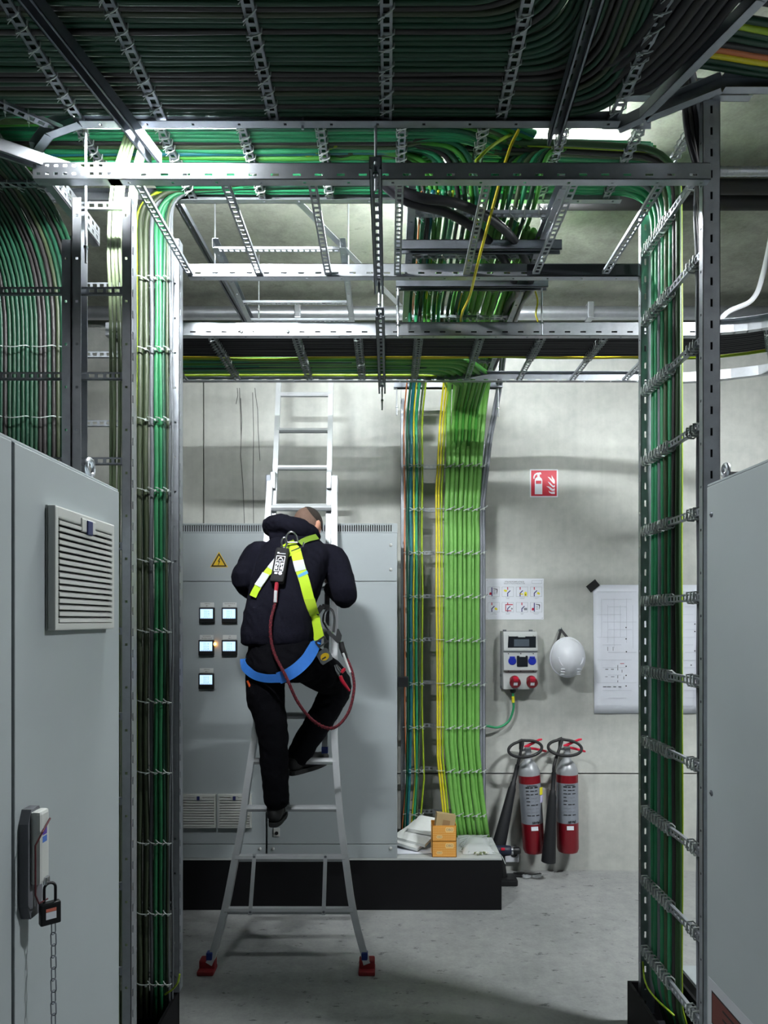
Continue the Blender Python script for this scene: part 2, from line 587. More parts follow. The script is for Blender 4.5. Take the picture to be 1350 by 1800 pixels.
# ---------------------------------------------------------------- cables
NCAB = [0]
def cable(label, path, r, m, group=None, n=8, name='cable'):
    mb = MB(); mb.tube(path, r, n)
    o = mb.build(name, m, None, 'all')
    NCAB[0] += 1
    return tag(o, label, 'cable', group)

def wob(path, a, f=2.0, seed=0):
    """small natural wander of a run"""
    out = []
    for i, p in enumerate(path):
        q = Vector((p.x * f + seed * 3.1, p.y * f + seed * 1.7, p.z * f))
        out.append(p + noise.noise_vector(q) * a)
    return out

def dense(path, step=.15):
    out = [path[0]]
    for a, b in zip(path[:-1], path[1:]):
        k = max(1, int((b - a).length / step))
        for i in range(1, k + 1):
            out.append(a.lerp(b, i / k))
    return out

X, Y, Z = Vector((1, 0, 0)), Vector((0, 1, 0)), Vector((0, 0, 1))

# --- top tray over the aisle (T) and the left tray it turns into
zT = 3.41
top = thing('cable_tray', 'wide dark overhead cable tray crossing the top of the picture', 'cable tray', (-.1, 2.0, zT))
side_rail(top, (-1.0, 2.31, zT), X, 1.75, Z, .032, -Y, .034, GALV)
for x in (-1.006, -.737, -.372, -.006, .365, .73):
    rung(top, (x, 1.25, zT + .012), Y, Z, 1.05, .034)
    ties(top, (x, 1.25, zT + .012), Y, Z, [.52 + .058 * k + random.uniform(-.012, .012) for k in range(9)], .021, .03, .012)
# corner pieces
def strip_rail(parent, pts, hr, m=GALV, name='corner_rail', fl=.03, side=1):
    """bent rail along a plan polyline: web + bottom flange"""
    mb = MB()
    for a, b in zip(pts[:-1], pts[1:]):
        a, b = Vector(a), Vector(b)
        u = (b - a).normalized()
        s = u.cross(Z) * side
        L = (b - a).length
        M = frame(a, u, Z, s)
        mb.box(-.002, L + .002, 0, hr, 0, .002, M)
        mb.box(-.002, L + .002, 0, .002, 0, fl, M)
        mb.box(-.002, L + .002, hr - .002, hr, 0, fl, M)
    return mb.build(name, m, parent)
strip_rail(top, [(.75, 2.31, zT), (.805, 2.262, zT), (.955, 1.83, zT), (1.08, 1.3, zT)], .034, side=-1)
for k in range(7):
    o_ = .022 + .031 * k
    pth = spline([(.40, 2.20 - .02 * k, zT + .092), (.62, 2.21 - .02 * k, zT + .085), (.80 - .8 * o_, 2.20 - .5 * o_, zT + .040), (.888 - .95 * o_, 2.02 - .1 * o_, zT + .026), (.945 - o_, 1.80, zT + .024), (1.075 - o_, 1.25, zT + .024)], 6)
    cable(ORD[k] + ' thick black cable from the outer rail at the turn of the overhead tray', wob(dense(pth, .2), .004, 2, k + 900), .0165, [C_BLACK, C_BROWN][k == 3], 'thick black cables at the turn of the overhead tray')
mb = MB()
slots(mb, frame((.70, 2.312, zT), X, Z, Y), .16, .05, .002, .022, .012, .010, .3, .012)
mb.build('splice_plate', GALV2, top)

left = thing('cable_tray', 'dark overhead cable tray running away along the left side', 'cable tray', (-1.6, 2.8, zT))
strip_rail(left, [(-1.0, 2.31, zT), (-1.12, 2.36, zT), (-1.22, 2.46, zT), (-1.246, 2.53, zT), (-1.246, 3.04, zT)], .05, side=-1)
# perforated splice plate with two hole rows and bolts on the inner rail
mb = MB()
for r_ in (0, 1):
    slots(mb, frame((-1.242, 2.47, zT + .004 + .035 * r_), Y, Z, X), .56, .034, .002, .042, .016, .014, .5, .02)
mb.build('splice_plate', GALV2, left)
for yy in (2.50, 2.66, 2.73):
    mb = MB(); mb.lathe([(.011, 0), (.011, .005), (.007, .008), (.001, .009)], frame((-1.240, yy, zT + .03), Y, Z, X), 12)
    mb.build('bolt', CHROME, left, True)
for yy in (2.63, 3.02):
    rung(left, (-1.96, yy, zT + .012), X, Z, .712, .034)
    ties(left, (-1.96, yy, zT + .012), X, Z, [.12 + .075 * k for k in range(8)], .021, .03, .014)
rung(left, (-1.62, 1.86, zT + .012), (Vector((.55, .50, 0))).normalized(), Z, .72, .034)
ties(left, (-1.62, 1.86, zT + .012), (Vector((.55, .50, 0))).normalized(), Z, [.2 + .07 * k for k in range(7)], .021, .03, .014)

tcols = [C_DARK, C_DARK, C_TEAL2_DIM, C_DARK, C_BROWN, C_DARK, C_OLIVE_DIM, C_DARK, C_TEAL2_DIM, C_DARK]
G_T = 'cables on the wide overhead tray'
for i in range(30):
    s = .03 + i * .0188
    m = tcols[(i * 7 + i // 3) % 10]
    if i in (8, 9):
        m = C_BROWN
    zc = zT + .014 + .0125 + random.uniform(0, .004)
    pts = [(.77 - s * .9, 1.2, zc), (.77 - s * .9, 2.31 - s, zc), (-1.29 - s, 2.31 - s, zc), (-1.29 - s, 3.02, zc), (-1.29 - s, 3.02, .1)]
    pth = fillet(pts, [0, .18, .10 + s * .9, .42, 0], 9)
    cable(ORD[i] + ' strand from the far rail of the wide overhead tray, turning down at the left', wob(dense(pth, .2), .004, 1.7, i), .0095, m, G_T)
# a second layer laid on top closes the gaps between the strands
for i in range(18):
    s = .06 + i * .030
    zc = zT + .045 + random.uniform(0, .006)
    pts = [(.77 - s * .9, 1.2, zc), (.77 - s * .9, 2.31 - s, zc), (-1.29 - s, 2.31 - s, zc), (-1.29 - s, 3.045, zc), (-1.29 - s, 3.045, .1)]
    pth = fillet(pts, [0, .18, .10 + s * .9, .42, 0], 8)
    cable('dark cable of the upper layer on the wide overhead tray', wob(dense(pth, .25), .005, 1.3, i + 50), .0125, [C_DARK, C_BROWN, C_TEAL2_DIM][i % 3], 'upper cables on the wide overhead tray', 6)

# --- right-hand top tray with yellow and orange strands
rt = thing('cable_tray', 'dark overhead cable tray at the top right corner carrying yellow and orange strands', 'cable tray', (1.7, 2.0, zT))
strip_rail(rt, [(.84, 2.285, zT), (1.02, 2.16, zT), (2.6, 2.16, zT)], .05, side=1)
for x in (1.21, 1.55, 1.9):
    rung(rt, (x, 1.3, zT + .012), Y, Z, .86, .034)
    ties(rt, (x, 1.3, zT + .012), Y, Z, [.45 + .06 * k for k in range(6)], .021, .03, .012)
rcols = [C_DARK, C_DARK, C_YEL, C_ORG, C_BROWN, C_DARK, C_DARK, C_YG, C_DARK, None, None, C_BLACK, C_BLACK, C_BLACK, C_BLACK, C_BLACK, C_BLACK, C_BLACK]
for i, m in enumerate(rcols):
    if m is None:
        continue
    y = 2.13 - i * .021
    zc = zT + .027
    lab = {C_YEL: 'yellow cable crossing the top right tray behind the portal post', C_ORG: 'orange cable crossing the top right tray beside a yellow one',
           C_YG: 'yellow-green cable crossing the top right tray', C_BLACK: 'black cable along the near side of the top right tray'}.get(m, ORD[i] + ' strand from the far rail of the top right tray, dark green or brown')
    cable(lab, wob(dense(spline([Vector((.78, y, zT + .078)), Vector((.95, y, zT + .066)), Vector((1.2, y, zc + .004)), Vector((1.6, y, zc)), Vector((2.6, y + .02, zc))], 4), .2), .005, 2, i + 9), .0105, m,
          {C_BLACK: 'black cables on the top right tray'}.get(m, None if m in (C_YEL, C_ORG, C_YG) else 'green cables on the top right tray'))

# --- portal: lit beam ladder (K)
zK = 3.29
K = thing('cable_ladder', 'nearly empty galvanised cable ladder bridging the two sides of the aisle', 'cable ladder', (0, 2.7, zK))
side_rail(K, (-.95, 2.384, zK), X, 2.04, Z, .056, Y, .036, GALV2)
side_rail(K, (-.87, 3.059, zK), X, 1.98, Z, .056, Y, .036, GALV2)
mb = MB()
for r_ in (0, 1):
    slots(mb, frame((-1.20, 2.381, zK + .027 * r_), X, Z, -Y), .29, .027, .002, .03, .013, .009, .6, .012)
mb.box(-1.20, -.91, 2.383, 2.42, zK, zK + .002)
mb.build('splice_plate', GALV2, K)
for xk in range(7):
    rung(K, (-.862 + .3 * xk - .0, 2.40, zK + .006), Y, Z, .67)
mb = MB(); mb.box(.60, 1.08, 3.052, 3.058, zK + .004, zK + .05)
mb.build('splice_plate', DARKM, K)

# --- tray F above the portal: bright green run
zF = 3.60
Ft = thing('cable_tray', 'cable tray of brightly lit green cables above the portal beam', 'cable tray', (0, 2.75, zF))
side_rail(Ft, (-1.5, 2.45, zF), X, 2.75, Z, .06, -Y, .03, GALV)
side_rail(Ft, (-1.5, 3.05, zF), X, 2.5, Z, .05, -Y, .03, GALV)
for x in (-1.14, -.84, -.54, -.25, .05, .35, .65, .93, 1.12):
    rung(Ft, (x, 2.45, zF + .006), Y, Z, .6)
    ties(Ft, (x, 2.45, zF + .006), Y, Z, [.06 + .042 * k + random.uniform(-.008, .008) for k in range(12)], .019, .026, .008)
fcols = [C_TEAL, C_GREEN2, C_TEAL, C_OLIVE, C_TEAL2, C_BLUE, C_TEAL, C_BROWN, C_GREEN2]
for i in range(26):
    y = 2.50 + i * .0205
    zc = zF + .030
    m = fcols[(i * 5 + i // 4) % 9]
    sd = i + 100
    if y < 2.70:                       # stays on the tray, ends over the middle riser
        pts = [Vector((-1.5, y, zc)), Vector((.28, y, zc))]
        pts.append(Vector((.55, y + .16, zc + .01)))
        pth = fillet(pts, [0, .3, 0], 6)
        cable(ORD[i] + ' strand from the near rail of the lit tray above the portal beam', wob(dense(pth, .12), .009, 2.2, sd), .0098, m, 'cables on the near side of the lit tray')
    elif i < 18:
        pth = fillet([Vector((-1.5, y, zc)), Vector((.02, y, zc)), Vector((.30, y - .06, zc + .016))], [0, .3, 0], 6)
        cable(ORD[i] + ' strand from the near rail of the lit tray above the portal beam', wob(dense(pth, .12), .009, 2.2, sd), .0104, m, 'cables on the near side of the lit tray')
    if y >= 2.70:                      # runs right across and down the right-hand riser
        k = i - 10
        xo = 1.128 + .021 * (k % 2)
        c2 = [C_LEAF, C_YG, C_BROWN, C_OLIVE, C_TEAL, C_TEAL, C_OLIVE, C_OLIVE, C_TEAL, C_TEAL, C_GREY, C_TEAL, C_TEAL, C_TEAL, C_TEAL, C_TEAL][k % 16]
        yv = 2.745 + k * .0185
        if i < 18:
            pts = [(.24, y, zc + .012), (.70, y, zc), (xo, yv, zc), (xo, yv, .28), (xo + .05, yv, .1)]
            rr = [0, .1, .17, .2, 0]
        else:
            pts = [(-.98, y, zc), (.70, y, zc), (xo, yv, zc), (xo, yv, .28), (xo + .05, yv, .1)]
            rr = [0, .1, .17, .2, 0]
        nm_ = {C_GREY: 'grey', C_OLIVE: 'olive', C_YG: 'thin yellow-green', C_BROWN: 'brown-grey', C_LEAF: 'leaf green'}.get(c2, 'emerald')
        lab, g = nm_ + ' cable, ' + ORD[k] + ' from the near edge of the green bundle on the right-hand ladder', 'green bundle on the right-hand cable ladder'
        pth = fillet(pts, rr, 8)
        cable(lab, wob(dense(pth, .14), .005, 2.0, sd), .0055 if c2 is C_YG else .0117, c2, g)

# --- vertical ladders left: A, B (facing the camera) and C behind them
def vladder(name, label, x0, x1, y, z0, z1, rz, rails=(1, 1), m=GALV, dep=.055, fl=.032, mm=None, tl=None):
    t = thing(name, label, 'cable ladder', ((x0 + x1) / 2, y, z0))
    if rails[0]:
        side_rail(t, (x0, y, z0), Z, z1 - z0, Y, dep, X, fl, mm or m)
    if rails[1]:
        side_rail(t, (x1, y, z0), Z, z1 - z0, Y, dep, -X, fl, m)
    for z in rz:
        rung(t, (x0 + .004, y + .02, z), X, Y, x1 - x0 - .008, .026)
    return t
rzs = [3.261 - .3 * k for k in range(11)]
A = vladder('cable_ladder', 'shadowed cable ladder at the left edge behind the grey cabinet', -1.80, -1.110, 2.465, 0, 3.13, rzs[1:], m=GALV)
B = vladder('cable_ladder', 'narrow bright cable ladder standing just left of the green cable bundle', -1.107, -.899, 2.465, 0, 3.277, rzs, m=GALV2)
Cl = vladder('cable_ladder', 'rear left cable ladder holding the vertical green bundle beside the aisle', -1.97, -.905, 3.05, .19, 3.45, [3.257 - .3 * k for k in range(11)], m=GALV)
for k in range(11):
    z = 3.257 - .3 * k
    for j, (xa, xb) in enumerate(((-1.085, -1.025), (-1.025, -.985), (-.99, -.955), (-.958, -.93))):
        mb = MB()
        mb.tube(spline([(xa, 3.00, z + .008), ((xa + xb) / 2, 2.985, z), (xb, 3.0, z - .008), (xb + .004, 3.03, z - .01)], 3), .0026, 4)
        mb.box(xb - .008, xb - .001, 2.988, 2.996, z - .012, z - .003)
        mb.build('cable_tie', TIE, Cl)
    for j in range(5):
        xa = -1.86 + j * .115
        mb = MB(); mb.tube(spline([(xa, 2.995, z + .006), (xa + .045, 2.985, z), (xa + .09, 2.995, z + .01), (xa + .094, 3.03, z + .012)], 3), .0024, 4)
        mb.build('cable_tie', TIE, Cl)

# cream cables dropping behind ladder B
for k, x in enumerate((-1.022, -1.008, -.995, -.982, -.955, -.943, -.932)):
    top_x = x - .012 + .09 * (k > 3) - .0 * k
    xe = -1.0 + .0145 * k
    pts = [Vector((x + .03, 2.66, zF + .03)), Vector((x + .008, 2.60, 3.42)), Vector((x * .6 + xe * .4, 2.555, 3.15)), Vector((xe, 2.54, 2.8)), Vector((xe, 2.54, 1.5)), Vector((xe, 2.54, .1))]
    cable(ORD[k] + ' pale green cable from the left behind the narrow bright ladder', wob(spline(pts, 8), .004, 2, k), .0062, C_CREAM, 'pale green cables behind the narrow ladder')

# bundle on ladder C that leaves the lit tray
vb = [(-1.078, C_YG, .006), (-1.062, C_OLIVE_DIM, .0125), (-1.036, C_OLIVE_DIM, .0115), (-1.012, C_GREY_DIM, .0095), (-.992, C_TEAL_DIM, .0105), (-.972, C_TEAL_DIM, .0105), (-.958, C_TEAL2_DIM, .008), (-.944, C_OLIVE_DIM, .007),
      (-.934, C_GREY_DIM, .006), (-.925, C_GREY_DIM, .005), (-.990, C_TEAL2_DIM, .011), (-1.046, C_DARK, .012), (-.965, C_DARK, .011)]
for k, (x, m, r) in enumerate(vb):
    yv = 3.015 if k < 10 else 2.998 + .045
    if k == 11: yv = 3.04
    y0 = 2.93 - .012 * k
    zz = zF + .03 + .012 * (k % 2)
    pts = [(-.2 + .03 * k, 2.72 + .02 * k, zz), (x + .34, 2.98, zz), (x, yv, zz), (x, yv, 3.1), (x, yv, .10)]
    pth = fillet(pts, [0, .2, .22 - .01 * k, .1, 0], 8)
    lab = {C_YG: 'thin yellow-green', C_GREY_DIM: 'grey', C_OLIVE_DIM: 'olive', C_DARK: 'dark green', C_TEAL2_DIM: 'deep green'}.get(m, 'emerald') + ' cable, ' + ORD[sorted(q[0] for q in vb).index(x)] + ' from the left in the vertical bundle left of the aisle'
    cable(lab, wob(dense(pth, .12), .007, 2.4, k + 300), r, m, 'vertical cable bundle left of the aisle')
mb = MB(); mb.tube(spline([W(316, 1712, 2.9), W(312, 1728, 2.9), W(302, 1740, 2.93), W(290, 1748, 2.96)], 6), .004, 6)
tag(mb.build('earth_wire', C_YG, None, 'all'), 'short yellow earth wire at the foot of the left green bundle', 'wire')

# --- right-hand cable ladder (plane along the aisle)
RL = thing('cable_ladder', 'tall cable ladder beside the right grey cabinet holding emerald cables', 'cable ladder', (1.12, 2.75, .1))
side_rail(RL, (1.09, 2.446, .1), Z, 3.52, X, .06, Y, .03, GALV, .5)
side_rail(RL, (1.09, 3.047, .1), Z, 3.45, X, .06, Y, .03, GALV, .32)
mb = MB(); mb.box(1.094, 1.148, 2.453, 2.456, .12, 3.6); mb.build('added_slot_backing', DARKM, RL)  # dark strip added so the bright wall doesn't show through the slots
for k in range(11):
    z = 3.381 - .3 * k
    rung(RL, (1.092, 3.045, z), -Y, X, .598, .028)
    ties(RL, (1.092, 3.045, z), -Y, X, [.018 + .030 * q for q in range(10)], .019, .03, .005, .0036)
    ties(RL, (1.092, 3.045, z), -Y, X, [.475, .505, .53], .019, .03, .005, .0036)
for k in range(4):
    y = 2.505 + .019 * k
    pts = [W(1196 + 6 * k, 110, 2.30), W(1203 + 8 * k, 180, 2.46), W(1210 + 8 * k, 240, 2.49), Vector((1.112, y - .01, 3.30)), Vector((1.124, y, 3.1)), Vector((1.128, y, 2.8)), Vector((1.128, y, 1.4)), Vector((1.128, y, .1))]
    cable(ORD[k] + ' dark cable from the near rail hanging down the right-hand ladder', wob(spline(pts, 10), .006, 2.2, k + 40), .0105, [C_BLACK, C_BROWN, C_BLACK, C_GREY][k], 'black cables at the near edge of the right-hand ladder')
mb = MB(); mb.tube(spline([W(1130, 1690, 3.03), W(1134, 1725, 2.98), W(1150, 1752, 2.85), W(1185, 1785, 2.7)], 6), .004, 6)
tag(mb.build('earth_wire', C_YG, None, 'all'), 'yellow earth wire curving at the foot of the right-hand ladder', 'wire')

# --- plinths under the two side ladders
for (nm, x0, x1, y0, y1, h, lab) in (('base_frame', -2.0, -.915, 2.80, 3.085, .18, 'low black base frame under the left vertical bundle'),
                                     ('base_frame', 1.06, 1.30, 2.35, 3.13, .20, 'low black base frame under the right-hand ladder')):
    t = thing(nm, lab, 'base', ((x0 + x1) / 2, (y0 + y1) / 2, 0))
    mb = MB()
    mb.box(x0, x0 + .012, y0, y1, 0, h); mb.box(x1 - .012, x1, y0, y1, 0, h)
    mb.box(x0, x1, y0, y0 + .012, 0, h); mb.box(x0, x1, y1 - .012, y1, 0, h)
    mb.build('skirt', PLINTH, t)
    mb = MB(); mb.box(x0 + .012, x1 - .012, y0 + .012, y1 - .012, .02, .03); mb.build('bottom_plate', DARKM, t)
    mb = MB()
    for sx in (x0 + .03, x1 - .03):
        for sy in (y0 + .03, y1 - .03):
            mb.lathe([(.009, 0), (.009, .004), (.004, .006)], frame((sx, sy, .03), X, Y, Z), 10)
    mb.build('bolt', CHROME, t)
wb = thing('floor_plinth', 'white-topped low base seen behind the foot of the right-hand ladder', 'base', (1.62, 3.05, 0))
mb = MB(); mb.box(1.36, 1.9, 2.75, 3.30, 0, .17); mb.build('body', PLINTH, wb)
mb = MB(); mb.rbox(1.36, 1.9, 2.75, 3.30, .17, .185, .003); mb.build('top_plate', CAB, wb)

# --- tray G near the wall: black and green runs
zG = 3.157
G = thing('cable_ladder', 'cable ladder in front of the back wall carrying black, yellow and green runs', 'cable ladder', (.2, 3.7, zG))
side_rail(G, (-1.35, 3.365, zG), X, 2.87, Z, .065, Y, .034, GALV2)
side_rail(G, (-1.35, 4.03, zG), X, 2.87, Z, .055, -Y, .034, GALV)
for x in (-1.16, -.856, -.448, -.149, .147, .445, .743, 1.045, 1.345):
    rung(G, (x, 3.37, zG + .006), Y, Z, .65)
    ties(G, (x, 3.37, zG + .006), Y, Z, [.06 + .03 * k for k in range(18 if x < .3 else 10)], .019, .03, .004)
mb = MB()
for r_ in (0, 1):
    slots(mb, frame((-.73, 3.362, zG + .03 * r_), X, Z, -Y), .30, .03, .002, .033, .013, .013, .55, .012)
mb.build('splice_plate', GALV2, G)
for xx in (-.70, -.48):
    mb = MB(); mb.lathe([(.009, 0), (.009, .005), (.004, .008)], frame((xx, 3.36, zG + .016), X, Z, -Y), 12)
    mb.build('bolt', CHROME, G, True)
def arc(c, R, a0, a1, z, n=14):
    return [Vector((c[0] + R * math.cos(a0 + (a1 - a0) * k / n), c[1] + R * math.sin(a0 + (a1 - a0) * k / n), z)) for k in range(n + 1)]
cG = (1.52, 2.85)
strip_rail(G, arc(cG, 3.365 - 2.85, PI / 2, -.05, zG), .065, GALV2, 'corner_rail', .034, 1)
strip_rail(G, arc(cG, 4.03 - 2.85, PI / 2, -.05, zG), .055, GALV2, 'corner_rail', .034, -1)
for a in (1.05, .55):
    d = Vector((math.cos(a), math.sin(a), 0))
    rung(G, Vector((cG[0], cG[1], zG + .006)) + d * .52, d, Z, .65)
    ties(G, Vector((cG[0], cG[1], zG + .006)) + d * .52, d, Z, [.06 + .03 * k for k in range(9)], .019, .03, .004)
for i in range(11):
    y = 3.425 + i * .0262
    zc = zG + .034 + random.uniform(0, .003)
    pth = dense([Vector((-1.35, y, zc)), Vector((1.52, y, zc))], .2) + arc(cG, y - 2.85, PI / 2, -.05, zc, 12)[1:]
    cable(ORD[i] + ' black power cable from the near rail of the tray by the back wall', wob(pth, .004, 1.5, i + 20), .0128, C_BLACK, 'black cables on the tray by the back wall')
for i in range(2):
    y = 3.716 + i * .017
    zc = zG + .03
    pth = dense([Vector((-1.35, y, zc)), Vector((1.52, y, zc))], .12) + arc(cG, y - 2.85, PI / 2, -.05, zc, 12)[1:]
    cable(['yellow', 'yellow-green'][i] + ' cable between the black and green runs of the wall tray', wob(pth, .011, 2.3, i + 80), .0075, [C_YEL, C_YG][i], 'yellow cables on the tray by the back wall')

# --- riser on the back wall (ladder with the bright green cables), E tray above it
D0 = 4.87
R = thing('cable_ladder', 'wall-mounted cable ladder holding the bright green cables', 'cable ladder', (.375, 4.9, .32))
side_rail(R, (.085, 4.905, .32), Z, 3.02, Y, .055, X, .03, GALV)
side_rail(R, (.675, 4.905, .32), Z, 3.02, Y, .055, -X, .03, GALV)
rz = [2.867 - .3 * k for k in range(9)]
for z in rz:
    rung(R, (.09, 4.91, z), X, Y, .58, .026)
vx = lambda px: (px - 683) / (FPX / D0)
wc = [(711, C_ORG, .0045, 'orange cable at the left edge of the wall ladder'), (716, C_TEAL2, .008, 'dark emerald cable second from the left on the wall ladder'),
      (722, C_BLUE, .0115, 'blue-green cable on the left of the wall ladder'), (727.5, C_YEL, .0055, 'yellow earth cable between blue-green and emerald ones on the wall ladder'),
      (732, C_TEAL, .0105, 'emerald cable left of the gap on the wall ladder'), (738, C_OLIVE, .007, 'olive cable left of the gap on the wall ladder'), (742, C_YG, .0062, 'yellow-green cable just left of the gap on the wall ladder')]
for k, (px, m, r, lab) in enumerate(wc):
    x = vx(px)
    pts = [(x + .02, 2.75, 3.47), (x + .02, 4.6, 3.44), (x, D0 + .01, 3.2), (x, D0 + .012, 2.6), (x, D0 + .01, 1.2), (x - .012 * (k % 3 - 1), D0 + .01, .7), (x - .03, D0 - .01, .26)]
    cable(lab, wob(dense(fillet(pts, [0, .3, .3, .3, .3, .2, 0], 7), .15), .006, 2.1, k + 400), r, m)
for k, (px, m) in enumerate(((769, C_YEL), (773.5, C_YEL), (778, C_YG))):
    x = vx(px)
    pts = [(x + .03, 2.95, 3.47), (x + .03, 4.6, 3.44), (x + .02, D0 - .01, 3.2), (x - .008, D0 - .005, 2.7), (x, D0 - .005, .85), (x + .055, D0 - .01, .30)]
    cable(['leftmost yellow cable beside the wide green ones on the wall', 'middle yellow cable beside the wide green ones on the wall', 'yellow-green cable beside the wide green ones on the wall'][k],
          wob(dense(fillet(pts, [0, .3, .3, .3, .3, 0], 7), .15), .004, 2, k + 420), .0068, m)
gp = [(784.5, 0), (793, 0), (800, 1), (808.5, 0), (816.5, 1), (824.5, 0), (831.5, 1), (838.5, 0)]
for k, (px, bk) in enumerate(gp):
    x = vx(px)
    yy = D0 - .008 + .016 * bk
    sp = (px - 811) / FPX * .9
    pts = [(x + .02 + sp * 1.2, 2.9 + .02 * k, 3.465), (x + .02 + sp * 1.2, 4.45, 3.45), (x + .03 + sp, 4.80, 3.32), (x + .02 + sp * .3, yy, 2.95), (x, yy, 2.5), (x, yy, .95), (x + .03, yy, .62), (x + .075, yy - .02, .28)]
    cable(['first', 'second', 'third', 'fourth', 'fifth', 'sixth', 'seventh', 'eighth'][k] + ' thick bright green cable from the left on the wall ladder', wob(dense(fillet(pts, [0, .25, .25, .3, .3, .3, .3, 0], 7), .15), .004, 2, k + 440), .0168, C_GREEN, 'thick bright green cables on the wall ladder', 10)
for k, px in enumerate((845.5, 850.5)):
    x = vx(px)
    pts = [(x + .03, 3.35, 3.49), (x + .07, 4.4, 3.46), (x + .10, 4.78, 3.36), (x + .05, D0, 3.05), (x, D0 + .005, 2.6), (x, D0 + .005, .28)]
    cable(['left', 'right'][k] + ' one of the two grey cables at the right edge of the wall ladder', wob(dense(fillet(pts, [0, .25, .25, .3, .3, 0], 7), .15), .003, 2, k + 460), .0108, C_GREY, 'grey cables at the right edge of the wall ladder')
# ties on the wall ladder
for z in rz + [.2867 + .08]:
    if z < .45:
        continue
    dz = z - .005
    for (a, b) in ((708, 714), ):
        mb = MB(); mb.tube([W(a, 0, D0 - .015) * Vector((1, 1, 0)) + Z * (dz), W(b, 0, D0 - .015) * Vector((1, 1, 0)) + Z * (dz + .006)], .003, 4); mb.build('cable_tie', TIE, R)
    def vt(px, z_): return Vector((vx(px), D0 - .02, z_))
    for (a, b) in ((719, 735), (737, 745)):
        for s in (1, -1):
            mb = MB(); mb.tube(spline([vt(a, dz - .012 * s), vt((a + b) / 2, dz) + Vector((0, -.006, 0)), vt(b, dz + .012 * s)], 3), .003, 4); mb.build('cable_tie', TIE, R)
    mb = MB(); mb.tube([vt(767, dz + .004) - Y * .006, vt(781, dz + .004) - Y * .006], .003, 4); mb.build('cable_tie', TIE, R)
    for (a, b) in ((783, 797), (798, 812), (814, 828), (829, 842), (843, 854)):
        j = random.uniform(-.004, .004)
        mb = MB()
        q = spline([vt(a, dz - .012 + j) - Y * .006, vt((a + b) / 2, dz + j) - Y * .016, vt(b, dz + .010 + j) - Y * .010, vt(b + 1.5, dz + .018 + j) - Y * .02], 3)
        mb.tube(q, .0034, 4)
        c = vt((a + b) / 2 + 1, dz + j - .004) - Y * .017
        mb.box(c.x - .006, c.x + .006, c.y - .006, c.y, c.z - .006, c.z + .006)
        mb.build('cable_tie', TIE, R)

zE = 3.40
E = thing('cable_tray', 'overhead cable tray running from the back wall riser towards the portal', 'cable tray', (.37, 3.7, zE))
side_rail(E, (.075, 2.62, zE), Y, 2.2, Z, .055, X, .03, GALV)
side_rail(E, (.665, 2.62, zE), Y, 2.2, Z, .055, -X, .03, GALV)
for y in (2.80, 3.12, 3.43, 3.76, 4.07, 4.40, 4.72):
    rung(E, (.078, y, zE + .006), X, Z, .586)
    ties(E, (.078, y, zE + .006), X, Z, [.05 + .06 * k + random.uniform(-.01, .01) for k in range(9)], .019, .032, .012)
for (a, b, fd) in ((Vector((.085, 4.82, zE)), Vector((.085, 4.91, 3.30)), X), (Vector((.675, 4.82, zE)), Vector((.675, 4.91, 3.30)), -X)):
    mb = MB(); u = (b - a); M = frame(a, u, fd.cross(u), fd) if fd.x > 0 else frame(a, u, (-fd).cross(u), fd)
    mb.box(0, u.length, -.0, .055, 0, .002, M); mb.build('bend_rail', GALV, E)
ecols = [C_TEAL2, C_GREEN2, C_DARK, C_TEAL, C_OLIVE, C_GREEN2, C_BROWN, C_TEAL]
for k in range(20):                     # thinner runs that come along the wall tray, rise to E and fan out into the lit tray
    x = .115 + .0245 * k + random.uniform(-.004, .004)
    yg = 3.765 + .0125 * k
    m = ecols[(k * 3 + k // 4) % 8]
    zc = zE + .05 + .012 * (k % 2)
    if k < 11:
        end = [(x, 2.9 - .012 * k, zc), (x - .05, 2.82 - .012 * k, 3.62), (x - .42, 2.78 - .01 * k, zF + .055), (-1.2, 2.78 - .01 * k, zF + .055)]
    else:
        kk = k - 11
        end = [(x, 2.85 - .012 * kk, zc), (x + .03, 2.8 - .012 * kk, 3.62), (x + .3, 2.74 + .012 * kk, zF + .06), (1.02 + .01 * kk, 2.74 + .012 * kk, zF + .05)]
    pts = [Vector((-1.35, yg, zG + .032)), Vector((x - .12, yg, zG + .032)), Vector((x, yg, zG + .06)), Vector((x, yg - .10, zc))] + [Vector(p) for p in end]
    if k >= 13:
        pts = [Vector((x, 4.5, zc + .02)), Vector((x, yg - .10, zc + .01))] + [Vector(p) for p in end]
    cable('green cable rising from the wall tray and fanning out above the middle tray', wob(dense(fillet(pts, .16, 6), .12), .008, 2.3, k + 500), .0098, m, 'green cables fanning out above the middle tray')
for k in range(9):                      # the green half of the wall tray
    y = 3.76 + .0265 * k
    x1 = .395 + .022 * (8 - k)
    pts = [(-1.35, y, zG + .034), (x1 - .15, y, zG + .034), (x1, y + .3, zG + .06), (x1 + .02, 4.72, zG + .05), (x1 + .02, 4.93, 2.9), (x1 + .02, 4.93, 2.2)]
    if k == 8:
        pts = [(-1.35, 4.0, zG + .03), (.3, 4.0, zG + .03), (.36, 4.4, zG + .1)]
    cable('yellow cable at the wall side of the green run' if k == 8 else ORD[k] + ' green cable beyond the yellow one on the tray by the back wall', wob(dense(fillet(pts, .16, 6), .15), .005, 1.8, k + 600), .0125 if k < 8 else .007,
          C_YG if k == 8 else [C_GREEN2, C_GREEN][k % 2], None if k == 8 else 'green cables on the tray by the back wall')
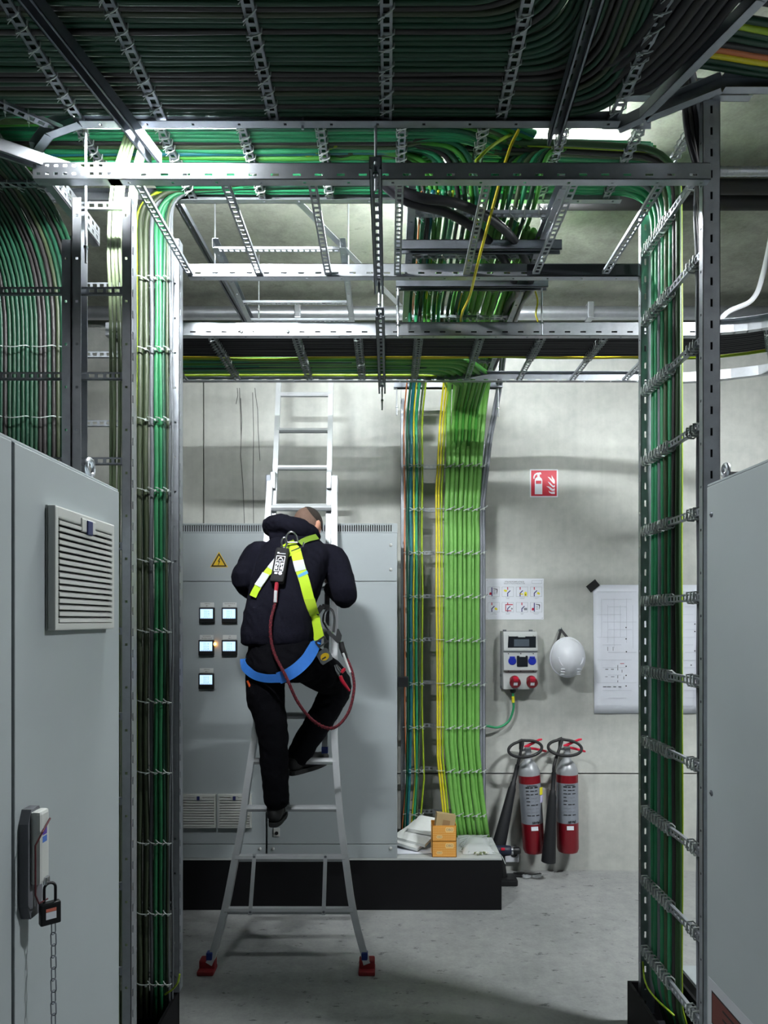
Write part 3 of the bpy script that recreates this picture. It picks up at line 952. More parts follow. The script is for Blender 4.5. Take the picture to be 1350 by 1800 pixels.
# two thick black cables sweeping across the portal ladder into the middle tray
def on_z(px, py, z):
    return W(px, py, FPX * (z - EYE) / (CY - py))
for k, pp in enumerate((((640, 334), (730, 345), (800, 357), (858, 382), (900, 418), (924, 460), (933, 506)), ((640, 344), (716, 354), (784, 373), (834, 402), (872, 438), (896, 476), (908, 512)))):
    pts = [W(672 - 8 * k, 316, 2.62)] + [on_z(px, py, 3.377) for px, py in pp[1:]]
    xe = pts[-1].x
    pts += [Vector((xe + .005, 3.62, 3.43)), Vector((xe + .01, 3.95, 3.45)), Vector((xe + .01, 4.70, 3.45))]
    cable(['outer thick black cable sweeping in an arc under the middle tray', 'inner thick black cable sweeping in an arc under the middle tray'][k], spline(pts, 8), .0175, C_BLACK, None, 10)
cable('loose yellow cable hanging diagonally under the middle tray', spline([W(912, 228, 2.5), W(893, 270, 2.52), W(862, 380, 2.6), W(838, 470, 2.75), W(826, 520, 3.0), W(812, 552, 3.3), W(808, 585, 3.7)], 8), .0055, C_YEL)
cable('short yellow-green cable curving up between the trays', spline([W(836, 284, 2.55), W(858, 262, 2.56), W(884, 244, 2.6), W(908, 232, 2.7)], 6), .006, C_YG)
cable('short yellow cable end dangling from the strut', spline([W(941, 512, 3.28), W(945, 530, 3.28), W(942, 552, 3.28), W(946, 566, 3.28)], 6), .004, C_YEL)

# --- small ladder under the ceiling (H)
zH = 3.70
H = thing('cable_ladder', 'short empty cable ladder hung under the ceiling left of the middle tray', 'cable ladder', (-.57, 4.1, zH))
side_rail(H, (-.9, 3.60, zH), Y, 1.05, Z, .05, X, .03, GALV)
side_rail(H, (-.25, 3.60, zH), Y, 1.05, Z, .05, X, .03, GALV)
for y in (3.64, 3.95, 4.25, 4.5):
    rung(H, (-.898, y, zH + .006), X, Z, .646)

# --- struts, rods
def strut(name, label, a, b, up=Z, w=.041, m=None):
    a, b = Vector(a), Vector(b)
    u = (b - a).normalized(); L = (b - a).length
    n = (Vector(up) - u * Vector(up).dot(u)).normalized()
    M = frame(a, u, u.cross(n) * -1, n)
    mb = MB()
    mb.box(0, L, -w / 2, -w / 2 + .003, 0, w, M)
    mb.box(0, L, w / 2 - .003, w / 2, 0, w, M)
    F = M.copy(); F.translation = M @ Vector((0, -w / 2, w - .003))
    slots(mb, F, L, w, .003, .05, .03, .012, .5, .02)
    mb.box(0, L, -w / 2, -w / 2 + .009, 0, .003, M)
    mb.box(0, L, w / 2 - .009, w / 2, 0, .003, M)
    o = mb.build(name, m or STRUT)
    return tag(o, label, 'strut')
def rod(a, b, label, group=None, r=.0045):
    t = thing('threaded_rod', label, 'rod', (Vector(a) if a[2] < b[2] else Vector(b)), group)
    mb = MB(); mb.tube([a, b], r, 8); mb.build('shaft', GALV2, t, True)
    zl = min(a[2], b[2])
    mb = MB(); mb.lathe([(.009, 0), (.009, .008), (.005, .009)], frame((a[0], a[1], zl + .05), X, Y, Z), 6); mb.build('nut', CHROME, t)
    return t
strut('channel_strut', 'dark channel strut under the top tray at the upper left', (-1.015, 1.25, 3.365), (-.80, 2.43, 3.365))
strut('channel_strut', 'dark channel strut under the top tray at the upper right', (.51, 1.25, 3.365), (.545, 2.33, 3.365))
strut('channel_strut', 'diagonal channel strut under the left tray corner', (-1.34, 2.28, 3.335), (-1.06, 2.48, 3.335), m=GALV2)
strut('channel_strut', 'slotted strut seen end-on under the middle of the portal beam', (-.042, 2.26, 3.245), (-.042, 3.13, 3.245))
strut('channel_strut', 'slotted strut seen end-on under the middle of the wall tray', (-.037, 3.05, 3.112), (-.037, 4.09, 3.112))
strut('channel_strut', 'upper strut carrying the middle tray', (.03, 2.95, 3.34), (.72, 2.95, 3.34))
strut('channel_strut', 'lower strut carrying the middle tray above the wall tray rail', (.035, 3.29, 3.345), (.74, 3.29, 3.345))
strut('channel_strut', 'strut across the top of the wall riser', (.035, 4.72, 3.35), (.76, 4.72, 3.35))
strut('channel_strut', 'upper strut of the small ladder under the ceiling', (-.95, 3.78, 3.655), (-.19, 3.78, 3.655))
strut('channel_strut', 'strut along the ceiling side of the small ladder', (-.996, 3.27, 3.76), (-.94, 4.85, 3.76), w=.030)
strut('channel_strut', 'strut behind the portal beam at the upper left', W(60, 200, 2.62), W(135, 292, 2.90))
RODL = ['threaded rod at the near end of the end-on strut under the portal beam', 'threaded rod at the far end of the end-on strut under the portal beam', 'threaded rod at the far end of the end-on strut under the wall tray',
        'threaded rod at the left end of the lower strut of the middle tray', 'threaded rod at the right end of the lower strut of the middle tray', 'threaded rod at the left end of the strut above the wall riser',
        'threaded rod at the right end of the strut above the wall riser', 'threaded rod at the left end of the small ladder strut under the ceiling', 'threaded rod at the right end of the small ladder strut under the ceiling',
        'thin rod hanging through the small ladder under the ceiling', 'bright threaded rod at the end of the diagonal corner strut']
G_R = 'threaded rods hanging from the ceiling'
for (x, y, z0) in ((-.042, 2.30, 3.20), (-.042, 3.10, 3.13), (-.037, 4.06, 3.01), (.045, 3.29, 3.12), (.715, 3.29, 3.13), (.055, 4.72, 3.17), (.735, 4.72, 3.16), (-.93, 3.78, 3.62), (-.215, 3.78, 3.62),
                   (-.80, 4.35, 3.66), (-1.06, 2.47, 3.05)):
    rod((x, y, z0), (x, y, 4.05), RODL.pop(0), G_R)
rod((-.28, 2.30, 3.40), (-.28, 2.30, 3.56), 'short rod stub standing at the far rail of the top tray')
mb = MB(); mb.tube([(-1.06, 2.47, 3.50), (-1.06, 2.47, 3.56)], .012, 12)
tag(mb.build('rod_coupling', CHROME, None, True), 'bright rod coupling lit beside the tube lamp', 'coupling')
mb = MB()
mb.box(0, (W(702, 536, 4.5) - W(404, 230, 2.72)).length, -.018, .018, 0, .004, frame(W(404, 230, 2.72), W(702, 536, 4.5) - W(404, 230, 2.72), X))
tag(mb.build('brace_bar', GALV2), 'flat diagonal brace running from the top tray towards the back wall', 'brace')

# --- pipes and conduits under the ceiling
def pipe(name, label, pts, r, m, n=20, ribs=0):
    t = thing(name, label, 'pipe', Vector(pts[0]))
    mb = MB(); mb.tube(pts, r, n); mb.build('pipe_wall', m, t, True)
    if ribs:
        a, b = Vector(pts[0]), Vector(pts[-1])
        k = int((b - a).length / ribs)
        mb = MB()
        for i in range(k):
            p = a.lerp(b, (i + .5) / k)
            q = (b - a).normalized()
            mb.tube([p - q * .002, p + q * .002], r + .0016, n)
        mb.build('rib', m, t, True)
    return t
pp = pipe('steel_pipe', 'galvanised pipe running along the back wall under the ceiling', [(-3.1, 4.93, 3.945), (4.1, 4.93, 3.945)], .046, GALV2)
for x in (-.63, 1.4, -2.2):
    mb = MB(); mb.rbox(x - .022, x + .022, 4.872, 4.985, 3.890, 4.004, .006); mb.build('pipe_clip', GALV2, pp)
pipe('spiral_conduit', 'ribbed spiral conduit at the right above the dark pipes', [(1.20, 3.42, 3.975), (4.1, 3.42, 3.975)], .022, GALV, 16, .03)
pipe('black_pipe', 'upper black insulated pipe right of the portal post', [(-.20, 3.54, 3.975), (4.1, 3.54, 3.975)], .036, PIPEB)
pipe('black_pipe', 'lower black insulated pipe right of the portal post', [(.78, 3.66, 3.965), (4.1, 3.66, 3.965)], .036, PIPEB)
pipe('plastic_conduit', 'bent grey conduit coming down at the right edge', spline([(2.16, 3.95, 4.05), (2.10, 3.95, 3.75), (2.02, 3.92, 3.58), (1.85, 3.9, 3.48), (1.75, 3.9, 3.26)], 8), .014, WHITEP, 12)
# ---------------------------------------------------------------- grey cabinets flanking the aisle
def eye_bolt(parent, p, r=.020):
    mb = MB()
    ring = [Vector(p) + Vector((0, math.cos(a), math.sin(a))) * r + Z * (r + .018) for a in [2 * PI * k / 20 for k in range(20)]]
    mb.tube(ring, .0065, 8, closed=True)
    mb.lathe([(.016, 0), (.016, .008), (.009, .012), (.009, .02)], frame(p, X, Y, Z), 14)
    return mb.build('eye_bolt', GALV2, parent, True)

def louvre_grille(parent, M, w, h, n, latch=True, name='vent_grille'):
    """plastic filter grille; local x across, y up, z out of the door"""
    mb = MB()
    mb.box(0, w, 0, h, .001, .006, M)
    fr = .018 if w > .25 else .012
    mb.rbox(0, fr, 0, h, 0, .024, .004, M); mb.rbox(w - fr, w, 0, h, 0, .024, .004, M)
    mb.rbox(fr * .6, w - fr * .6, h - fr * 1.6, h, 0, .024, .004, M); mb.rbox(fr * .6, w - fr * .6, 0, fr, 0, .024, .004, M)
    g = mb.build(name, [CABP], parent)
    hh = h - fr * 2.6
    for k in range(n):
        y = fr + hh * (k + .08) / n
        p = hh / n
        mb = MB()
        poly = [(y, .026), (y + p * .52, .026), (y + p * .88, .010), (y + p * .82, .005), (y, .018)]
        Mx = M @ frame((fr, 0, 0), (0, 1, 0), (0, 0, 1), (1, 0, 0))
        mb.prism(poly, Mx, w - 2 * fr)
        mb.build('slat', CABP, g)
    mb = MB(); mb.box(fr, w - fr, fr, h - fr * 1.6, .0062, .0068, M); mb.build('filter', DARKM, g)
    if latch:
        c = w / 2
        mb = MB(); mb.rbox(c - .035 * w / .3, c + .035 * w / .3, h - fr * 2.6, h - fr * .6, .02, .028, .004, M); mb.build('latch_frame', CABP, g)
        mb = MB(); mb.rbox(c - .013 * w / .3, c + .013 * w / .3, h - fr * 2.9, h - fr * .8, .026, .032, .003, M); mb.build('latch', DKBLUE, g)
    return g

xc = -.823
LC = thing('cabinet', 'tall grey enclosure at the left edge with vent grille and swing handle', 'cabinet', (-1.2, 1.3, 0))
mb = MB(); mb.box(-1.62, xc - .026, -.6, 2.150, 0, 2.193); mb.build('body', CABD, LC)
mb = MB(); mb.rbox(-1.62, xc - .004, -.6, 2.157, 2.193, 2.2, .002); mb.build('roof_panel', CAB, LC)
mb = MB(); mb.rbox(-1.62, xc - .006, 2.150, 2.157, 0, 2.193, .002); mb.build('end_panel', CAB, LC)
mb = MB(); mb.rbox(xc - .024, xc, 1.553, 2.155, .10, 2.192, .003); mb.build('door', CAB, LC)
mb = MB(); mb.rbox(xc - .024, xc, .94, 1.541, .10, 2.192, .003); mb.build('door', CAB, LC)
mb = MB(); mb.rbox(xc - .03, xc - .008, -.6, 2.155, 0, .096, .003); mb.build('kick_plate', PLINTH, LC)
louvre_grille(LC, LEFTF((xc, 1.692, 1.775)), .365, .302, 16)
eye_bolt(LC, (xc - .04, 2.04, 2.2), .023)
h = LEFTF((xc, 1.568, 1.13))
mb = MB()
mb.prism([(0, .03), (.012, 0), (.052, 0), (.064, .03), (.064, .215), (.05, .245), (.014, .245), (0, .215)], h, .022)
hd = mb.build('swing_handle', mat('handle_grey', (92, 94, 100), .5), LC)
mb = MB(); mb.rbox(.010, .054, .075, .24, .02, .044, .008, h); mb.build('lever', CABP, hd)
mb = MB(); mb.rbox(.020, .040, .185, .200, .0442, .0446, .0001, h); mb.build('purple_mark', mat('violet_print', (84, 58, 150), .6), hd)
mb = MB(); mb.rbox(.020, .040, .168, .182, .0442, .0446, .0001, h); mb.build('blue_mark', mat('blue_print', (70, 110, 190), .6), hd)
mb = MB(); mb.tube([h @ Vector(p) for p in ((.052, .215, .046), (.012, .195, .048), (-.004, .17, .04), (-.004, .06, .04), (.012, .035, .04), (.04, .035, .046))], .002, 6)
mb.build('lockout_cord', mat('maroon_cord', (80, 26, 32), .7), hd)
mb = MB(); mb.rbox(.026, .044, .07, .088, .042, .05, .002, h); mb.build('lock_eye', CHROME, hd)
# padlock hanging from the handle
pl = thing('padlock', 'black safety padlock hanging on the swing handle of the left cabinet', 'padlock', (xc + .058, 1.605, 1.11))
pf = frame((xc + .052, 1.606, 1.135), Vector((.75, .66, 0)), Z)
mb = MB(); mb.rbox(-.022, .022, -.026, .024, -.010, .010, .004, pf); mb.build('lock_body', BLACKP, pl)
mb = MB(); mb.tube([pf @ Vector(p) for p in [(-.012, .02, 0), (-.012, .055, 0)] + [(-.012 * math.cos(a), .055 + .012 * math.sin(a), 0) for a in [PI * k / 8 for k in range(1, 8)]] + [(.012, .055, 0), (.012, .02, 0)]], .0033, 8)
mb.build('shackle', BLACKP, pl, True)
for sgn in (1, -1):
    pass
lf = frame(pf @ Vector((0, 0, -.0102)), -Vector((.75, .66, 0)), Z)
lf2 = frame(pf @ Vector((0, 0, .0102)), Vector((.75, .66, 0)), Z)
for F_ in (lf2, lf):
    mb = MB(); mb.box(-.011, .011, -.012, .004, 0, .0005, F_); mb.build('white_label', SIGNW, pl)
    mb = MB(); mb.box(-.011, .011, .005, .012, 0, .0005, F_); mb.build('red_label', mat('label_salmon', (220, 120, 100), .6), pl)
ch = thing('chain', 'thin steel chain hanging below the padlock', 'chain', (xc + .055, 1.612, .80))
zc = 1.108
for k in range(13):
    ax = X if k % 2 else Vector((.3, 1, 0)).normalized()
    pts = []
    for q in range(14):
        a = 2 * PI * q / 14
        pts.append(Vector((xc + .056, 1.615, zc - .012)) + ax * (.0062 * math.cos(a)) + Z * (.0062 * math.sin(a) + (.0095 if math.sin(a) > 0 else -.0095)))
    mb = MB(); mb.tube(pts, .0014, 5, closed=True); mb.build('chain_link', STRUT, ch, True)
    zc -= .0265
mb = MB(); mb.tube(spline([(xc + .056, 1.615, zc - .002), (xc + .053, 1.613, zc - .03), (xc + .051, 1.612, zc - .09), (xc + .05, 1.61, zc - .16)], 5), .004, 8); mb.build('tail_strap', BLACKR, ch, True)
mb = MB(); mb.rbox(xc + .052, xc + .060, 1.610, 1.620, zc - .012, zc + .004, .002); mb.build('clip', CHROME, ch)

xr = .9395
RC = thing('cabinet', 'tall plain grey enclosure at the right edge with brown-framed sticker', 'cabinet', (1.4, 1.2, 0))
mb = MB(); mb.box(xr + .026, 1.75, -.6, 2.078, 0, 2.193); mb.build('body', CABD, RC)
mb = MB(); mb.rbox(xr + .002, 1.75, -.6, 2.084, 2.193, 2.2, .002); mb.build('roof_panel', CAB, RC)
mb = MB(); mb.rbox(xr + .004, 1.75, 2.078, 2.084, 0, 2.193, .002); mb.build('end_panel', CAB, RC)
mb = MB(); mb.rbox(xr, xr + .024, 1.30, 2.082, .10, 2.192, .003); mb.build('side_panel', CAB, RC)
mb = MB(); mb.rbox(xr, xr + .024, .5, 1.292, .10, 2.192, .003); mb.build('side_panel', CAB, RC)
mb = MB(); mb.rbox(xr + .008, xr + .03, -.6, 2.082, 0, .096, .003); mb.build('kick_plate', PLINTH, RC)
eye_bolt(RC, (xr + .04, 2.05, 2.2), .017)
for z in (2.107, 1.297):
    mb = MB(); mb.lathe([(.008, 0), (.008, .002), (.005, .004)], frame((xr, 2.052, z), Y, Z, -X), 14); sw = mb.build('panel_screw', STRUT, RC, True)
    mb = MB(); mb.box(-.005, .005, -.001, .001, .0035, .0045, frame((xr, 2.052, z), Y, Z, -X)); mb.build('screw_slot', DARKM, sw)
st = RIGHTF((xr, 2.072, .60))
mb = MB(); mb.prism([(0, 0), (.29, 0), (.29, .160), (.0, .155)], st, .0006); sk = mb.build('sticker', mat('sticker_silver', (176, 180, 186), .5), RC)
mb = MB(); mb.box(.022, .262, .03, .125, .0006, .0009, st); mb.build('sticker_frame', INK, sk)
mb = MB(); mb.box(.027, .257, .035, .120, .0009, .0012, st); mb.build('sticker_field', mat('sticker_brown', (92, 44, 38), .6), sk)
for k in range(3):
    mb = MB(); mb.box(.09, .24 - .03 * (k % 2), .050 + .024 * k, .056 + .024 * k, .0012, .0014, st); mb.build('sticker_line', INK, sk)
cb = spline([(xr + .045, 2.06, 2.222), (xr + .08, 2.0, 2.215), (xr + .085, 1.8, 2.214), (xr + .095, 1.4, 2.214), (xr + .12, .8, 2.214)], 6)
cable('thick black cable lying on the roof of the right grey cabinet', cb, .011, C_BLACK)

# ---------------------------------------------------------------- switchboard at the back, on its plinth
DC = 4.377
pxm = FPX / DC
cxx = lambda px: (px - CX) / pxm
czz = lambda py: EYE - (py - CY) / pxm
PLT = .322
P = thing('plinth', 'low black plinth carrying the grey switchboard cabinets', 'plinth', (-.4, 4.7, 0))
mb = MB(); mb.rbox(-1.5, .702, DC, DC + .02, 0, PLT - .012, .003); mb.build('front_plate', PLINTH, P)
mb = MB(); mb.rbox(.682, .702, DC + .02, 5.03, 0, PLT - .012, .003); mb.build('side_plate', PLINTH, P)
mb = MB(); mb.box(-1.5, .68, DC + .021, 5.03, 0, PLT - .014); mb.build('core', DARKM, P)
mb = MB(); mb.rbox(-1.5, .704, DC - .002, 4.80, PLT - .012, PLT, .002); mb.build('top_plate', mat('plinth_top', (176, 180, 180), .5, 0, .05, 12), P)

def cab_unit(label, x0, x1, z1=2.34):
    t = thing('cabinet', label, 'cabinet', ((x0 + x1) / 2, 4.6, PLT))
    mb = MB(); mb.box(x0, x1, DC + .022, 4.70, PLT, z1); mb.build('body', mat('cabinet_shell', (140, 146, 148), .5), t)
    g = .002
    zt, zb = czz(1022), czz(1484)
    mb = MB(); mb.rbox(x0 + g, x1 - g, DC, DC + .02, zt + g, z1, .002); mb.build('top_panel', CAB, t)
    mb = MB(); mb.rbox(x0 + g, x1 - g, DC, DC + .02, zb + g, zt - g, .002); mb.build('door', CAB, t)
    mb = MB(); mb.rbox(x0 + g, x1 - g, DC, DC + .02, PLT + .002, zb - g, .002); mb.build('bottom_panel', CAB, t)
    mb = MB()
    F = FRONT((x0, DC + .006, z1 + .002))
    L = x1 - x0
    mb.box(0, L, 0, .008, 0, .0015, F); mb.box(0, L, .05, .058, 0, .0015, F)
    mb.box(0, .02, .008, .05, 0, .0015, F); mb.box(L - .03, L, .008, .05, 0, .0015, F)
    s = .02
    while s < L - .03:
        mb.box(s, s + .007, .008, .05, 0, .0015, F); s += .0142
    mb.box(0, L, 0.0, .058, -.3, -.298, F); 
    v = mb.build('vent_strip', CAB, t)
    mb = MB(); mb.box(x0, x1, DC + .03, 4.69, z1, z1 + .05); mb.build('vent_core', INK, v)
    mb = MB(); mb.box(x0, x1, DC + .006, 4.69, z1 + .0585, z1 + .061); mb.build('roof_panel', CAB, t)
    return t
L1 = cab_unit('left grey switchboard cabinet with five lit panel meters and two grilles', -1.42, cxx(467))
L2 = cab_unit('right grey switchboard cabinet beside the wall cable ladder', cxx(469.5), cxx(698.5))
def dome(parent, px, py, r=.010, D=DC, m=CABP):
    mb = MB(); mb.lathe([(r, 0), (r, .003), (r * .7, .006), (r * .2, .007)], frame((cxx(px), D, czz(py)), X, Z, -Y), 16)
    return mb.build('panel_cap', m, parent, True)
for px, py in ((687, 958), (687, 1001), (687, 1491), (480, 1492)): dome(L2, px, py)
dome(L1, 457, 1492)
for py in (1055, 1183, 1320, 1460):
    mb = MB(); mb.rbox(cxx(315.5), cxx(319.5), DC - .014, DC, czz(py + 15), czz(py - 15), .003); mb.build('hinge', CABP, L1)
mb = MB(); mb.rbox(cxx(481), cxx(492), DC - .006, DC, czz(1470), czz(1455), .002); kh = mb.build('key_lock', CABP, L2)
mb = MB(); mb.lathe([(.011, 0), (.011, .004), (.004, .004)], frame((cxx(486.5), DC - .006, czz(1464)), X, Z, -Y), 16); mb.build('lock_barrel', BLACKP, kh)
mb = MB(); mb.rbox(cxx(700), cxx(718), DC + .01, DC + .06, czz(1208), czz(1190), .003)
mb.build('latch_block', BLACKP, L2)
for x0, x1 in ((320, 381), (384, 443)):
    louvre_grille(L1, FRONT((cxx(x0), DC, czz(1454))), (x1 - x0) / pxm, 59 / pxm, 11)
# warning triangle
def tri(px, py, s, z):
    F = FRONT((cxx(px), DC - z, czz(py)))
    return F, [(-s / 2, -s * .289), (s / 2, -s * .289), (0, s * .577)]
F, p = tri(385, 988, .112, 0)
mb = MB(); mb.prism(p, F, .0008); ws = mb.build('warning_sign', YEL, L1)
F, p = tri(385, 988, .098, .0008)
mb = MB(); mb.prism(p, F, .0004); mb.build('triangle_border', INK, ws)
F, p = tri(385, 988, .072, .0012)
mb = MB(); mb.prism(p, F, .0004); mb.build('triangle_field', YEL, ws)
F, p = tri(385, 988, .08, .0016)
mb = MB(); mb.prism([(.004, .026), (-.008, .002), (-.001, .003), (-.005, -.018), (-.008, -.013), (-.0045, -.022), (.001, -.014), (-.002, -.017), (.008, .008), (.001, .006), (.010, .024)], F, .0004); mb.build('bolt_symbol', INK, ws)
# panel meters
SCREEN = mat('lit_screen', (190, 220, 250), .4, emit=(188, 220, 252), estr=.72)
SCTXT = mat('screen_digits', (110, 140, 170), .4, emit=(110, 140, 172), estr=.55)
vals = [('232.6', '233.8', '232.7'), ('233.2', '233.7', '233.1'), ('231.8', '232.6', '232.8'), ('232.8', '233.1', '232.7'), ('233.5', '231.7', '233.0')]
tags_ = [('VOEDING', 'BB 1'), ('TRANSFORMATOR', 'BB 2'), ('NOODGROEP', 'GENERATOR 07'), ('UPS', 'BB 3'), ('VERDELER', 'BB 5')]
for k, (px, py) in enumerate(((364.5, 1081.5), (404, 1081.5), (363.5, 1138.5), (404, 1138.5), (363.5, 1197))):
    c = Vector((cxx(px), DC, czz(py)))
    mb = MB(); mb.rbox(c.x - .048, c.x + .048, DC - .018, DC + .001, c.z - .048, c.z + .048, .004); pm = mb.build('panel_meter', BLACKP, L1)
    mb = MB(); mb.box(c.x - .039, c.x + .038, DC - .0186, DC - .0182, c.z - .020, c.z + .038); mb.build('screen', SCREEN, pm)
    for j, v in enumerate(vals[k]):
        text(v, .0155, FRONT((c.x, DC - .0187, c.z + .024 - j * .0155)), SCTXT, pm, 'reading', depth=.0001)
    mb = MB()
    for j in range(6): mb.box(c.x - .034 + j * .0125, c.x - .026 + j * .0125, DC - .0189, DC - .0186, c.z - .018, c.z - .015)
    mb.build('screen_menu', SCTXT, pm)
    mb = MB(); mb.box(c.x - .043, c.x + .042, DC - .002, DC, c.z + .051, c.z + .079); npl = mb.build('name_plate', mat('engraved_plate', (206, 209, 207), .5), L1)
    text(tags_[k][0], .0080, FRONT((c.x, DC - .002, c.z + .071)), INK, npl)
    text(tags_[k][1], .0090, FRONT((c.x, DC - .002, c.z + .058)), INK, npl)
c = Vector((cxx(378), DC, czz(1132)))
mb = MB(); mb.ell((c.x, DC - .008, c.z), (.010, .012, .010)); mb.build('pilot_lamp', mat('pilot_amber', (255, 190, 90), .3, emit=(255, 170, 70), estr=9), L1, True)

# ---------------------------------------------------------------- things lying on the plinth
def slab(label, c, sx, sy, th, rz, tx, ty, m, wav=.006, name='foam_sheet', cat='foam sheet', group=None, n=10):
    """soft sheet with a little sag"""
    Mx = Matrix.Translation(c) @ Matrix.Rotation(rz, 4, 'Z') @ Matrix.Rotation(tx, 4, 'X') @ Matrix.Rotation(ty, 4, 'Y')
    vs, fs = [], []
    for s in (0, 1):
        for j in range(n + 1):
            for i in range(n + 1):
                x, y = (i / n - .5) * sx, (j / n - .5) * sy
                z = noise.noise(Vector((x * 5 + c[0] * 9, y * 5, c[2] * 7))) * wav + (th if s else 0)
                vs.append(Mx @ Vector((x, y, z)))
    q = (n + 1) ** 2
    for j in range(n):
        for i in range(n):
            a = j * (n + 1) + i
            fs.append((a, a + n + 1, a + n + 2, a + 1)); fs.append((q + a, q + a + 1, q + a + n + 2, q + a + n + 1))
    for i in range(n):
        for (a, b) in ((i, i + 1), (n * (n + 1) + i + 1, n * (n + 1) + i), ((i + 1) * (n + 1), i * (n + 1)), (i * (n + 1) + n, (i + 1) * (n + 1) + n)):
            fs.append((a, b, q + b, q + a))
    mb = MB(); mb.add(vs, fs)
    return tag(mb.build(name, m, None, True), label, cat, group)
slab('flat white paper sheet under the foam on the plinth', (.165, 4.56, PLT + .004), .24, .22, .002, .05, 0, 0, PAPER, .003, 'paper_sheet', 'paper')
slab('lower white foam sheet sloping against the stack on the plinth', (.155, 4.64, PLT + .035), .22, .26, .02, -.55, .10, .10, FOAM)
slab('middle white foam sheet in the leaning stack on the plinth', (.205, 4.66, PLT + .062), .21, .28, .02, -.5, .16, .10, FOAM)
slab('uppermost white foam sheet at the back of the leaning stack', (.275, 4.70, PLT + .095), .23, .22, .022, -.42, .14, .04, FOAM)
def carton(label, x0, z0, dx):
    t = thing('carton', label, 'box', (x0 + .076, 4.46, z0))
    y0, y1, w, h_ = 4.395, 4.52, .152, .098
    mb = MB(); mb.box(x0, x0 + w, y0, y0 + .003, z0, z0 + h_); mb.box(x0, x0 + w, y1 - .003, y1, z0, z0 + h_)
    mb.box(x0, x0 + .003, y0, y1, z0, z0 + h_); mb.box(x0 + w - .003, x0 + w, y0, y1, z0, z0 + h_); mb.box(x0, x0 + w, y0, y1, z0, z0 + .003)
    mb.build('box_body', ORANGE, t)
    mb = MB()
    for i in range(14):
        for j in range(8):
            mb.box(x0 + .005 + i * .0102, x0 + .0118 + i * .0102, y0 - .0004, y0, z0 + .008 + j * .0112, z0 + .0115 + j * .0112)
    for i in range(10):
        for j in range(8):
            mb.box(x0 - .0004, x0, y0 + .006 + i * .0118, y0 + .0125 + i * .0118, z0 + .008 + j * .0112, z0 + .0115 + j * .0112)
    o = mb.build('dash_print', ORANGEP, t); o['kind'] = 'stuff'
    for (cx_, cz_, s) in ((x0 + .108, z0 + .072, 1.0), (x0 + .045, z0 + .028, .72)):
        mb = MB(); mb.prism([(-.027 * s, -.009 * s), (-.02 * s, -.015 * s), (.02 * s, -.015 * s), (.027 * s, -.009 * s), (.027 * s, .009 * s), (.02 * s, .015 * s), (-.02 * s, .015 * s), (-.027 * s, .009 * s)], FRONT((cx_, y0 - .0004, cz_)), .0005)
        lo = mb.build('logo_field', ORANGEP, t)
        text('OBO', .021 * s, FRONT((cx_, y0 - .0009, cz_)), mat('logo_grey', (150, 140, 130), .6), lo, sx=.95)
    return t
carton('lower orange printed carton at the front of the plinth', .272, PLT, 0)
carton('upper orange printed carton stacked on another on the plinth', .272, PLT + .099, 0)
mb = MB()
Mc = Matrix.Translation((.352, 4.455, PLT + .185)) @ Matrix.Rotation(.16, 4, 'Y') @ Matrix.Rotation(-.12, 4, 'X') @ Matrix.Rotation(.04, 4, 'Z')
t = thing('cardboard_box', 'plain brown cardboard box standing in the upper orange carton', 'box', (.352, 4.455, PLT + .108))
mb.rbox(-.060, .060, -.035, .035, -.065, .072, .002, Mc); mb.build('box_body', CARD, t)
mb = MB(); mb.box(-.018, .028, -.0356, -.035, -.05, .035, Mc); mb.build('packing_tape', mat('tape_brown', (150, 122, 84), .5), t)
# clear bag of cable ties, plus a spill of loose clips and ties
def bag():
    t = thing('plastic_bag', 'clear plastic bag of white cable ties on the plinth', 'bag', (.57, 4.62, PLT))
    mb = MB()
    n = 14
    vs, fs = [], []
    for j in range(n + 1):
        for i in range(n + 1):
            u, v = i / n, j / n
            x = .47 + u * .20 + .03 * v * 0
            y = 4.44 + v * .38
            e = min(u, 1 - u, v, 1 - v)
            z = PLT + .006 + .050 * min(1, e * 5) * (.62 + .5 * noise.noise(Vector((x * 11, y * 9, 1)))) + .004 * noise.noise(Vector((x * 50, y * 40, 3)))
            vs.append((x + .012 * noise.noise(Vector((y * 20, x * 9, 2))), y, max(z, PLT + .003)))
    for j in range(n):
        for i in range(n):
            a = j * (n + 1) + i
            fs.append((a, a + 1, a + n + 2, a + n + 1))
    mb.add(vs, fs)
    b = mb.build('bag_film', CLEAR, t, 'all')
    mb = MB()
    for k in range(30):
        x, y = random.uniform(.49, .65), random.uniform(4.5, 4.75)
        a = random.uniform(.2, 1.3)
        q = [Vector((x - .05 * math.cos(a), y - .06 * math.sin(a), PLT + .007 + .0008 * k)), Vector((x, y, PLT + .012 + .0008 * k)), Vector((x + .05 * math.cos(a), y + .06 * math.sin(a), PLT + .007 + .0008 * k))]
        mb.tube(q, .0022, 4)
    o = mb.build('cable_tie_bundle', TIE, t); o['kind'] = 'stuff'
bag()
mb = MB()
for k in range(26):
    x, y = .575 + random.gauss(0, .022), 4.445 + random.gauss(0, .012)
    a = random.uniform(0, 3)
    M_ = Matrix.Translation((x, y, PLT + .005 + random.uniform(0, .010))) @ Matrix.Rotation(a, 4, 'Z')
    mb.rbox(-.007, .007, -.004, .004, -.004, .004, .001, M_, k % 2)
o = mb.build('wall_plugs', [mat('plug_white', (224, 224, 214), .5), mat('plug_olive', (120, 130, 96), .6)])
o['kind'] = 'stuff'; tag(o, 'small heap of pale plugs and clips before the clear bag', 'wall plugs')
